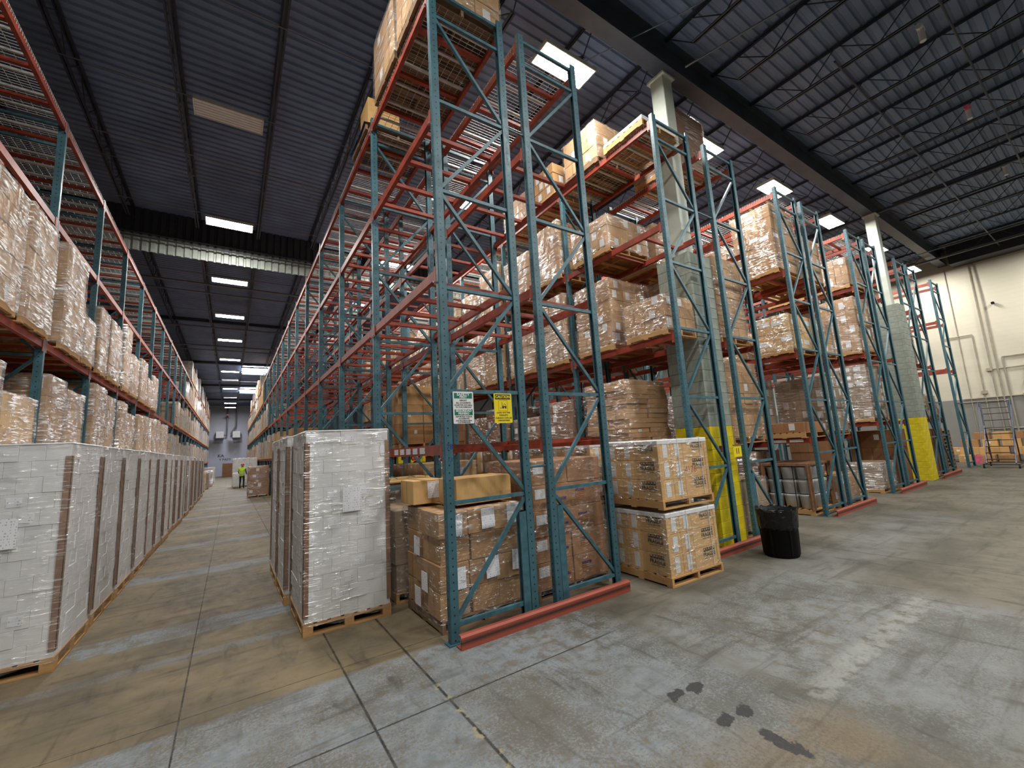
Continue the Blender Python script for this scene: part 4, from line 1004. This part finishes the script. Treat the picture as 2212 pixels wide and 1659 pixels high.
# ---- fragile carton pallets
def fragile(cx, cy, z, label, rz, mark=False, nl=3, full=True):
    root = empty('fragile_carton_pallet', (cx, cy, z), rz); tag(root, label, 'pallet load', 'fragile carton pallets')
    W, D, ph, h = 1.02, 0.98, 0.115, 0.255
    if full: pallet_parts(root, 1.06, 1.02, 'wood', ph, 0, False)
    else: put('pallet', pallet_mesh(1.06, 1.02, 'wood', ph), root)
    fw = [0.255, 0.245, 0.52]
    for k in range(nl):
        z0 = ph+h*k
        x = -W/2
        for i, w in enumerate(fw):
            c = put('carton', carton_mesh(w-0.004, 0.40, h-0.003, 'tan'), root, (x+w/2, -D/2+0.20, z0+h/2)); x += w
            if i < 2: put('label', label_mesh(0.09, 0.19, 'label', 'f'), c, (0.0 if i else 0.01, -0.2005, 0.0))
            else: frag_marks(c, FRONT, lambda u, v: (u, -0.2015, v), 0.04)
            if i == 2 and mark and k == 1: put('marker', text_mesh('4176', 0.13, 'redink'), c, (-0.13, -0.202, -0.03), FRONT)
        y = -D/2+0.40
        for j, d in enumerate([0.0, 0.0]): pass
        for j, (d, yc) in enumerate([(0.58, -D/2+0.40+0.29)]):
            for i in range(2):
                xx = -W/2+0.255+i*0.51
                c = put('carton', carton_mesh(0.506, d/2-0.004, h-0.003, 'tan'), root, (xx, -D/2+0.40+d/4, z0+h/2)); c2 = put('carton', carton_mesh(0.506, d/2-0.004, h-0.003, 'tan'), root, (xx, -D/2+0.40+3*d/4, z0+h/2))
                if i == 0:
                    for cc in (c, c2): put('label', label_mesh(0.09, 0.19, 'label', 's'), cc, (-0.254, 0.0, 0.0))
        # wide carton printed on its left face
        pr_ = put('print', frag_mesh(), root, (-W/2-0.002, -D/2+0.20, z0+h/2+0.03), LEFT)
    H = h*nl
    for sx in (-1, 1): MB().box(sx*(W/2+0.004)-0.003, sx*(W/2+0.004)+0.003, -D/2-0.004, -D/2+0.05, ph, ph+H-0.01).box(min(sx*(W/2+0.004), sx*(W/2-0.05)), max(sx*(W/2+0.004), sx*(W/2-0.05)), -D/2-0.006, -D/2-0.001, ph, ph+H-0.01).build('edge_board', mt['tan'], root)
    c = MB().cbox(-W/2-0.01, W/2+0.01, -D/2-0.01, D/2+0.01, ph+H-0.045, ph+H+0.012, 0.006).build('film_cap', mt['cap'], root)
    for x in (-0.12, 0.36): MB().path([(x, -D/2-0.008, ph), (x, -D/2-0.012, ph+H+0.012)], 0.005, 4).build('strap', mt['cap'], root)
    wrap_mesh(W, D, 0.08, ph+H+0.01, 0.012, 0.004).build('stretch_wrap', mt['wrapthin'], root, smooth=True)
    return root
def frag_mesh():
    if 'frag' in _tc: return _tc['frag']
    m = MB()
    tm = text_mesh('FRAGILE', 0.068, 'ink', 0.0022)
    off = len(m.v); m.v += [(v.co.x, v.co.y-0.005, 0) for v in tm.vertices]
    for p in tm.polygons: m.f.append([off+i for i in p.vertices]); m.m.append(0)
    t2 = text_mesh('HANDLE WITH CARE', 0.022, 'ink', 0.0003)
    off = len(m.v); m.v += [(v.co.x, v.co.y-0.05, 0) for v in t2.vertices]
    for p in t2.polygons: m.f.append([off+i for i in p.vertices]); m.m.append(0)
    # pictogram strip: five dark tiles, each with its symbol left open at the top
    for i in range(5):
        x = -0.096+i*0.048; w = 0.022
        m.add([(x-w, 0.036, 0), (x+w, 0.036, 0), (x+w, 0.056, 0), (x-w, 0.056, 0)], [(0, 1, 2, 3)])
        m.add([(x-w, 0.056, 0), (x-0.012, 0.056, 0), (x-0.006 if i % 2 else x-0.012, 0.082, 0), (x-w, 0.082, 0)], [(0, 1, 2, 3)])
        m.add([(x+0.012, 0.056, 0), (x+w, 0.056, 0), (x+w, 0.082, 0), (x+0.006 if i % 2 else x+0.012, 0.082, 0)], [(0, 1, 2, 3)])
        m.add([(x-w, 0.080, 0), (x+w, 0.080, 0), (x+w, 0.085, 0), (x-w, 0.085, 0)], [(0, 1, 2, 3)])
    _tc['frag'] = m.mesh('print', mt['ink']); return _tc['frag']
def frag_marks(c, rot, at, du): put('print', frag_mesh(), c, at(du, 0.03), rot)
fragile(5.19, 4.06, 0.001, 'lower pallet of tan cartons marked FRAGILE beside the front rack', -0.045)
fragile(5.19, 4.07, 0.94, 'upper pallet of tan cartons marked FRAGILE with red marker number', -0.045, True)
for i, y in enumerate((5.30, 6.50, 7.70, 8.90)):
    fragile(5.12, y, 0.001, 'lower FRAGILE pallet, %s row back in the first narrow aisle' % ORD[i+1], 0.0, full=False); fragile(5.12, y, 0.94, 'upper FRAGILE pallet, %s row back in the first narrow aisle' % ORD[i+1], 0.0, full=False)

# ------------------------------------------------------------------ signs and post marks
def rounded(w, h, r, n=4):
    p = []
    for cx, cy, a in ((w/2-r, h/2-r, 0), (-w/2+r, h/2-r, 90), (-w/2+r, -h/2+r, 180), (w/2-r, -h/2+r, 270)):
        for i in range(n+1): t = math.radians(a+90*i/n); p.append((cx+r*math.cos(t), cy+r*math.sin(t)))
    return p
def plate(name, w, h, mat, loc, th=0.003, r=0.012, parent=None, rot=(0, 0, 0)):
    p = rounded(w, h, r); return MB().extrude([(x, z) for x, z in p], 'y', 0, th).build(name, mt[mat], parent, loc, rot)
def rect_on(parent, name, x0, x1, z0, z1, mat, y): return MB().box(x0, x1, y-0.0008, y, z0, z1).build(name, mt[mat], parent)
sg = plate('safety_sign', 0.246, 0.345, 'signwhite', (2.068, 4.028, 2.312)); tag(sg, 'white and green SAFETY FIRST sign on the front rack end', 'sign', 'rack end signs')
for xx in (-0.08, 0.08):
    MB().tube((xx, 0.004, 0.16), (xx, 0.012, 0.20), 0.003, 5).build('hook', mt['steel'], sg)
rect_on(sg, 'green_band', -0.108, 0.108, 0.098, 0.157, 'green', -0.0003); rect_on(sg, 'green_band', -0.108, 0.108, -0.082, -0.020, 'green', -0.0003)
def line(parent, s, size, z, mat, bold=0.0006, x=0.0, y=-0.0016, nar=1.0): put('lettering', text_mesh(s, size, mat, bold, 'CENTER', nar), parent, (x, y, z), FRONT)
line(sg, 'SAFETY', 0.040, 0.140, 'signwhite', 0.0014, nar=1.15); line(sg, 'FIRST', 0.034, 0.113, 'signwhite', 0.0012, nar=1.1)
for s, sz, z in (('REPORT', 0.024, 0.076), ('ALL ACCIDENTS', 0.024, 0.050), ('NO MATTER HOW SMALL', 0.0185, 0.026), ('TO YOUR SUPERVISOR', 0.0185, 0.004)): line(sg, s, sz, z, 'ink', 0.0005)
line(sg, 'SEGURIDAD', 0.033, -0.036, 'signwhite', 0.0013, nar=1.05); line(sg, 'PRIMERO', 0.032, -0.065, 'signwhite', 0.0012)
for s, sz, z in (('REPORTELE TODOS', 0.022, -0.098), ('ACCIDENTES', 0.022, -0.120), ('POR PEQUENOS SEAN', 0.019, -0.142), ('A SU SUPERVISOR', 0.019, -0.160)): line(sg, s, sz, z, 'ink', 0.0005)
cs = plate('caution_sign', 0.238, 0.338, 'signyellow', (2.572, 4.028, 2.305)); tag(cs, 'yellow CAUTION forklift sign on the front rack end', 'sign', 'rack end signs')
for xx in (-0.08, 0.08): MB().tube((xx, 0.004, 0.155), (xx, 0.012, 0.20), 0.003, 5).build('hook', mt['steel'], cs)
rect_on(cs, 'black_band', -0.103, 0.103, 0.100, 0.158, 'ink', -0.0003); line(cs, 'CAUTION', 0.046, 0.129, 'signyellow', 0.0014, nar=0.95)
m = MB()
def stroke(pts, w=0.004):
    for a, b_ in zip(pts[:-1], pts[1:]): m.bar((a[0], -0.0012, a[1]), (b_[0], -0.0012, b_[1]), 0.001, w, (0, 0, 1) if abs(a[0]-b_[0]) > abs(a[1]-b_[1]) else (1, 0, 0))
m.box(-0.010, 0.045, -0.0016, -0.0006, 0.012, 0.024); m.box(-0.014, -0.010, -0.0016, -0.0006, 0.0, 0.07); m.box(-0.042, -0.014, -0.0016, -0.0006, 0.0, 0.004)
m.tube((0.002, -0.0016, 0.005), (0.002, -0.0006, 0.005), 0.010, 12); m.tube((0.034, -0.0016, 0.005), (0.034, -0.0006, 0.005), 0.010, 12)
for a in range(6): t0, t1 = math.pi*a/6, math.pi*(a+1)/6; m.bar((0.018+0.02*math.cos(t0), -0.0012, 0.024+0.026*math.sin(t0)), (0.018+0.02*math.cos(t1), -0.0012, 0.024+0.026*math.sin(t1)), 0.001, 0.004, (0, 1, 0))
for (x0, x1, z0, z1) in ((-0.058, 0.058, 0.088, 0.090), (-0.058, 0.058, -0.032, -0.030), (-0.060, -0.058, -0.032, 0.090), (0.058, 0.060, -0.032, 0.090)): m.box(x0, x1, -0.0013, -0.0006, z0, z1)
m.build('forklift_symbol', mt['ink'], cs)
for s, sz, z in (('LOOK OUT FOR', 0.024, -0.052), ('FORKLIFTS', 0.024, -0.081), ('CUIDADO CON LAS', 0.024, -0.112), ('CARGADORAS', 0.024, -0.140)): line(cs, s, sz, z, 'ink', 0.0006)
s11 = plate('aisle_number_sign', 0.25, 0.19, 'signyellow', (7.32, 4.0, 1.55)); tag(s11, 'yellow sign with the number 11 on the second rack', 'sign')
line(s11, '11', 0.13, 0.0, 'ink', 0.004)
MB().box(-0.125, 0.2, -0.01, 0.01, 0.10, 0.115).build('hanger_bar', mt['steel'], s11)
# number marks on the first post, location labels on the aisle beam
p0 = [c for c in r1.children if c.name.startswith('post') and abs(c.location.y) < 0.01 and c.location.x < 0][0]
put('marker', text_mesh('78', 0.075, 'blueink', 0.001), p0, (0.012, -PD/2-0.001, 1.90), FRONT); put('marker', text_mesh('13', 0.06, 'blueink'), p0, (0.012, -PD/2-0.001, 1.77), FRONT)
bm0 = [c for c in r1.children if c.name.startswith('beam') and abs(c.location.z-LV[0]) < 0.01 and c.location.x < 0]
bm0 = sorted(bm0, key=lambda c: c.location.y)[0]
for y in (0.55, 0.78, 1.01, 1.24, 1.47, 2.05, 2.23): put('location_label', label_mesh(0.15, 0.07, 'label', 's'), bm0, (-0.0236, y, -0.055))
b3 = [c for c in bpy.data.objects if c.name.startswith('beam') and c.parent and abs(c.parent.location.x-(10.52+FD/2)) < 0.01 and abs(c.location.z-LV2[0]) < 0.01 and c.location.x < 0]
b3 = sorted(b3, key=lambda c: c.location.y)[0]
for y in (0.3, 0.65, 1.0, 1.35): put('location_label', label_mesh(0.28, 0.06, 'label', 's'), b3, (-0.0236, y, -0.055))

# ------------------------------------------------------------------ black bin with liner
tb = empty('trash_bin', (7.0, 3.36, 0.0)); tag(tb, 'black plastic bin with a black liner in front of the second rack', 'bin')
MB().lathe([(0.001, 0.002), (0.225, 0.002), (0.235, 0.02), (0.262, 0.65), (0.27, 0.65), (0.27, 0.68), (0.25, 0.68), (0.22, 0.05), (0.001, 0.04)], 28).build('bin_body', mt['black'], tb, smooth=True)
for a in range(6): t0 = a*math.pi/3; MB().bar((0.236*math.cos(t0), 0.236*math.sin(t0), 0.03), (0.258*math.cos(t0), 0.258*math.sin(t0), 0.62), 0.03, 0.012, (math.cos(t0), math.sin(t0), 0)).build('rib', mt['black'], tb)
m = MB(); prof = [(0.248, 0.40), (0.268, 0.43), (0.274, 0.56), (0.284, 0.66), (0.280, 0.70), (0.262, 0.69), (0.244, 0.62), (0.205, 0.58), (0.001, 0.56)]
vs = []; fs = []; N = 36
for k, (r, z) in enumerate(prof):
    for i in range(N):
        t = 2*math.pi*i/N; rr = r*(1+random.uniform(-0.022, 0.022)) if r > 0.01 else r
        vs.append((rr*math.cos(t), rr*math.sin(t), z+(random.uniform(-0.035, 0.02) if k in (0, 4, 5) else random.uniform(-0.01, 0.01))))
for k in range(len(prof)-1):
    for i in range(N): j = (i+1) % N; fs.append((k*N+i, k*N+j, (k+1)*N+j, (k+1)*N+i))
m.add(vs, fs).build('bin_liner', mt['bag'], tb)

# ------------------------------------------------------------------ far end of the left aisle
def heater(x, label):
    r = empty('unit_heater', (x, 71.45, 5.25)); tag(r, label, 'heater', 'wall heaters')
    MB().cbox(-0.46, 0.46, -0.3, 0.5, 0, 0.92, 0.03).build('cabinet', mt['heater'], r)
    m = MB()
    for i in range(8): m.box(-0.40, 0.40, -0.31, -0.30, 0.08+i*0.1, 0.11+i*0.1)
    m.build('louvre', mt['heater'], r)
    return r
h1 = heater(-1.34, 'left white heater high on the far wall'); h2 = heater(0.60, 'right white heater high on the far wall')
MB().path([(0.46, 0, 0.4), (0.80, 0, 0.4), (0.80, 0, 4.6)], 0.09, 8).build('flue_pipe', mt['pipe'], h1); MB().path([(-0.46, 0, 0.4), (-0.68, 0, 0.6), (-0.15, 0, 1.6), (-0.15, 0, 4.6)], 0.09, 8).build('flue_pipe', mt['pipe'], h2)
o = MB().lathe([(0.001, -0.02), (0.22, -0.02), (0.24, 0.1), (0.001, 0.12)], 16).build('alarm_dish', mt['pink'], None, (-0.55, 70.4, 8.35)); tag(o, 'small red oval lamp high before the far wall', 'lamp')
MB().tube((0, 0, 0.1), (0, 0, 1.53), 0.015, 5).build('stem', mt['pipe'], o)
wf = bpy.data.objects['wall_far']
put('lettering', text_mesh('KA', 0.55, 'ink', 0.01), wf, (-1.15, 71.99, 2.80), FRONT); put('lettering', text_mesh('Y PADS', 0.42, 'ink', 0.006), wf, (-0.65, 71.99, 2.28), FRONT)
o = MB().cbox(-0.75, 0.75, -0.6, 0.6, 0, 1.75, 0.02).build('big_crate', mt['dark'], None, (-0.1, 67.6, 0.001)); tag(o, 'big brown crate standing before the far wall', 'crate')
for z in (0.25, 0.9, 1.5): MB().box(-0.76, 0.76, -0.615, -0.60, z, z+0.09).build('batten', mt['dark'], o)
for i, (x, y, hh, mat, nm) in enumerate([(-2.0, 33.4, 0.9, 'kraft', 'torn wrapped cartons'), (-1.9, 36.0, 1.35, 'tan', 'stacked tan cartons'), (-1.8, 39.5, 1.2, 'grey', 'grey bundles'), (-1.7, 44.0, 1.3, 'grey', 'white wrapped bundles'), (-1.7, 50.0, 1.5, 'grey', 'pale wrapped bundles')]):
    load(x-0.5, x+0.5, y-0.5, y+0.5, 0.001, nm+' on the floor left of the far worker', nx=2, ny=2, layers=lay(hh-0.13, 3), mat=mat, side=1, lab=0, sep=False, group='loads at the far end', jit=0.03)
load(0.78, 1.72, 26.1, 27.1, 0.001, 'brown cartons with white slips on a pallet beside the far worker', nx=2, ny=2, layers=lay(1.46, 4), mat='orange', lab=0.6, labmat='paper', labsize=(0.14, 0.14), group='loads at the far end')
load(0.2, 0.62, 36.6, 37.5, 0.001, 'short white wrapped load beside the far worker', nx=1, ny=2, layers=lay(0.95, 3), mat='white', lab=0, sep=False, group='loads at the far end')
load(0.15, 1.72, 38.4, 39.6, 0.001, 'long white wrapped load behind the far worker', nx=3, ny=2, layers=lay(2.0, 5), mat='white', lab=0, sep=False, group='loads at the far end')

# ------------------------------------------------------------------ people
def person(loc, rz, label, seated=False):
    me = bpy.data.meshes.new('person')
    J = [(0, 0, 0.92), (0, 0.01, 1.12), (0, 0.0, 1.38), (0, 0.0, 1.48), (0, -0.015, 1.60),           # 0-4 pelvis, waist, chest, neck, head
         (-0.18, 0, 1.38), (-0.24, -0.02, 1.12), (-0.20, -0.22, 0.98), (-0.18, -0.28, 0.97),          # 5-8 arm
         (0.18, 0, 1.38), (0.24, -0.02, 1.12), (0.20, -0.20, 0.98), (0.18, -0.27, 0.97),              # 9-12 arm
         (-0.10, 0, 0.86), (-0.11, -0.01, 0.48), (-0.11, 0.02, 0.08), (-0.11, -0.14, 0.04),           # 13-16 leg
         (0.10, 0, 0.86), (0.12, -0.03, 0.48), (0.12, 0.04, 0.08), (0.12, -0.12, 0.04)]
    E = [(0, 1), (1, 2), (2, 3), (3, 4), (2, 5), (5, 6), (6, 7), (7, 8), (2, 9), (9, 10), (10, 11), (11, 12), (0, 13), (13, 14), (14, 15), (15, 16), (0, 17), (17, 18), (18, 19), (19, 20)]
    RR = [0.15, 0.14, 0.15, 0.06, 0.10, 0.07, 0.05, 0.04, 0.035, 0.07, 0.05, 0.04, 0.035, 0.10, 0.07, 0.05, 0.045, 0.10, 0.07, 0.05, 0.045]
    me.from_pydata(J, E, []); o = bpy.data.objects.new('person', me); COL.objects.link(o)
    md = o.modifiers.new('skin', 'SKIN'); o.modifiers.new('sub', 'SUBSURF').levels = 1
    for i, v in enumerate(me.skin_vertices[0].data): v.radius = (RR[i], RR[i]*0.8); v.use_root = i == 0
    bpy.context.view_layer.update()
    m2 = bpy.data.meshes.new_from_object(o.evaluated_get(bpy.context.evaluated_depsgraph_get()))
    bpy.data.objects.remove(o)
    m2.materials.clear()
    for k in ('cloth', 'vest', 'skin'): m2.materials.append(mt[k])
    for p in m2.polygons:
        c = p.center; p.use_smooth = True
        p.material_index = 2 if c.z > 1.50 or (abs(c.x) > 0.1 and c.y < -0.17 and 0.9 < c.z < 1.1) else (1 if c.z > 0.90 and abs(c.x) < 0.21 else 0)
    root = put('person', m2, None, loc, (0, 0, rz)); tag(root, label, 'person')
    MB().lathe([(0.108, 1.60), (0.112, 1.64), (0.095, 1.70), (0.05, 1.73), (0.001, 1.735)], 14).box(-0.07, 0.07, -0.19, -0.08, 1.60, 1.615).build('cap', mt['cap_red'], root, (0, -0.015, 0), smooth=True)
    m = MB()
    for z in (1.02, 1.10): m.lathe([(0.165, z), (0.168, z+0.04)], 14, ex=1.15)
    m.build('reflective_band', mt['signwhite'], root)
    return root
person((0.72, 36.0, 0.0), math.radians(160), 'worker in a red cap and yellow-green vest far along the left aisle')

person((4.64, 12.35, 0.0), math.radians(20), 'worker in a yellow-green vest glimpsed through the front rack')
# ------------------------------------------------------------------ reach truck behind the racks with its driver
fk = empty('forklift', (5.05, 13.8, 0.0))
tag(fk, 'yellow-masted forklift seen through the front rack', 'forklift')
MB().cbox(-0.5, 0.5, 0.3, 1.6, 0.15, 1.0, 0.05).build('body', mt['black'], fk)
for x in (-0.42, 0.42): MB().box(x-0.05, x+0.05, -0.08, 0.08, 0.1, 2.3).build('mast_rail', mt['yellow'], fk)
for z in (0.7, 1.5, 2.25): MB().box(-0.42, 0.42, -0.03, 0.03, z, z+0.1).build('mast_crossbar', mt['yellow'], fk)
for x in (-0.25, 0.25): MB().box(x-0.06, x+0.06, -1.1, -0.08, 0.1, 0.14).box(x-0.06, x+0.06, -0.12, -0.08, 0.1, 0.6).build('fork', mt['steel'], fk)
for x in (-0.45, 0.45):
    for y in (0.35, 1.45): MB().tube((x-0.06, y, 0.17), (x+0.06, y, 0.17), 0.17, 14).build('wheel', mt['rubber'], fk)
m = MB()
for x in (-0.42, 0.42):
    m.tube((x, 0.35, 0.9), (x, 0.4, 2.15), 0.025, 6); m.tube((x, 1.5, 0.9), (x, 1.3, 2.15), 0.025, 6); m.tube((x, 0.4, 2.15), (x, 1.3, 2.15), 0.025, 6)
for y in (0.4, 0.7, 1.0, 1.3): m.tube((-0.42, y, 2.15), (0.42, y, 2.15), 0.02, 6)
m.build('overhead_guard', mt['black'], fk)

# ------------------------------------------------------------------ right side: rolling ladder, cartons by the wall, conduits
ld = empty('rolling_ladder', (24.05, 3.2, 0)); tag(ld, 'grey rolling warehouse ladder before the cream wall', 'ladder')
lg = simple('blue_grey_ladder', srgb(120, 126, 146), 0.4, 0.3); lk_ = simple('dark_ladder_steel', srgb(60, 60, 64), 0.5, 0.3)
for s in (-1, 1):
    y = 0.36*s
    MB().path([(-0.55, y, 0.18), (0.45, y, 1.55), (0.55, y, 2.45)], 0.025, 8).build('stile', lg, ld)
    MB().path([(-0.5, y*1.15, 0.8), (0.4, y*1.15, 2.2), (0.5, y*1.15, 2.5), (0.62, y*1.15, 2.3)], 0.016, 6).build('handrail', lg, ld)
    MB().path([(0.45, y, 1.55), (0.5, y, 0.18)], 0.022, 6).build('rear_leg', lk_, ld)
    MB().path([(-0.65, y*1.2, 0.14), (0.65, y*1.2, 0.14)], 0.022, 6).build('base_rail', lk_, ld)
    for x in (-0.62, 0.62): MB().tube((x, y*1.2-0.02, 0.06), (x, y*1.2+0.02, 0.06), 0.06, 12).build('caster', mt['rubber'], ld)
for i in range(6):
    t = (i+0.6)/6; MB().box(-0.55+1.0*t-0.08, -0.55+1.0*t+0.10, -0.35, 0.35, 0.18+1.37*t-0.015, 0.18+1.37*t+0.01).build('step', lk_, ld)
for z in (1.75, 2.0, 2.22, 2.43): MB().tube((0.48+(z-1.75)*0.11, -0.36, z), (0.48+(z-1.75)*0.11, 0.36, z), 0.015, 6).build('guard_bar', lk_, ld)
for x in (-0.6, 0.6): MB().tube((x, -0.43, 0.14), (x, 0.43, 0.14), 0.02, 6).build('base_cross', lk_, ld)
rw = random.Random(3); n = 0
for row, (x, zz) in enumerate([(26.6, 0.0), (26.9, 0.31), (27.1, 0.62), (27.3, 0.93)]):
    for j in range(7 - row):
        w = rw.uniform(0.42, 0.58); y = 1.55+row*0.25+j*0.6
        if y > 4.9: continue
        mm = rw.choice(['kraft', 'tan', 'orange']); o = put('carton', carton_mesh(0.45, round(w, 2), 0.305, mm), None, (x+rw.uniform(-0.08, 0.08), y, zz+0.153), (0, 0, rw.uniform(-0.08, 0.08)))
        tag(o, '%s carton, %s row of the heap by the cream wall, %s from right' % ({'kraft': 'brown', 'tan': 'tan', 'orange': 'orange-brown'}[mm], ('bottom', 'second', 'third', 'top')[row], ORD[j]), 'carton', 'carton heap by the wall')
        if rw.random() < 0.35: put('label', label_mesh(0.1, 0.08, 'paper', 's'), o, (-0.2265, 0.03, 0.03))
o = MB().box(-0.003, 0.003, -0.12, 0.12, 0, 0.34).build('pink_paper', mt['pink'], None, (25.95, 4.15, 0.001)); tag(o, 'pink paper sheet leaning by the carton heap', 'paper')
wr = bpy.data.objects['wall_right']
def wpipe(pts, r=0.022): MB().path([(28.45, y, z) for y, z in pts], r, 6).build('wall_conduit', mt['wallpipe'], wr)
wpipe([(4.6, 2.75), (2.6, 2.75)], 0.03); wpipe([(4.9, 2.6), (3.2, 2.58)], 0.02); wpipe([(3.55, 0.5), (3.55, 9.0)]); wpipe([(3.35, 0.5), (3.35, 7.2), (3.4, 9.0)], 0.03)
wpipe([(3.9, 0.8), (3.9, 5.7), (4.9, 5.7)]); wpipe([(4.35, 0.8), (4.35, 9.0)], 0.016); wpipe([(3.15, 0.8), (3.15, 4.5), (2.0, 4.5)], 0.03); wpipe([(3.6, 4.0), (2.0, 4.0)], 0.025)
wpipe([(2.45, 0.9), (2.45, 3.6), (2.0, 3.65)], 0.03); wpipe([(2.6, 3.3), (2.6, 3.85), (2.0, 3.95)], 0.02); wpipe([(2.3, 1.0), (2.35, 2.4), (2.35, 3.5), (2.0, 3.5)], 0.04); wpipe([(4.0, 1.35), (2.3, 1.35)], 0.03)
for (y, z) in ((3.6, 4.0), (2.6, 3.3), (3.9, 3.0), (2.7, 2.75)): MB().box(28.40, 28.5, y-0.09, y+0.09, z-0.07, z+0.07).build('junction_box', mt['wallpipe'], wr)
o = MB().cbox(-0.10, 0.05, -0.05, 0.05, -0.06, 0.04, 0.01).build('security_camera', mt['black'], None, (28.4, 3.05, 6.95)); tag(o, 'small black security camera on the cream wall', 'camera')
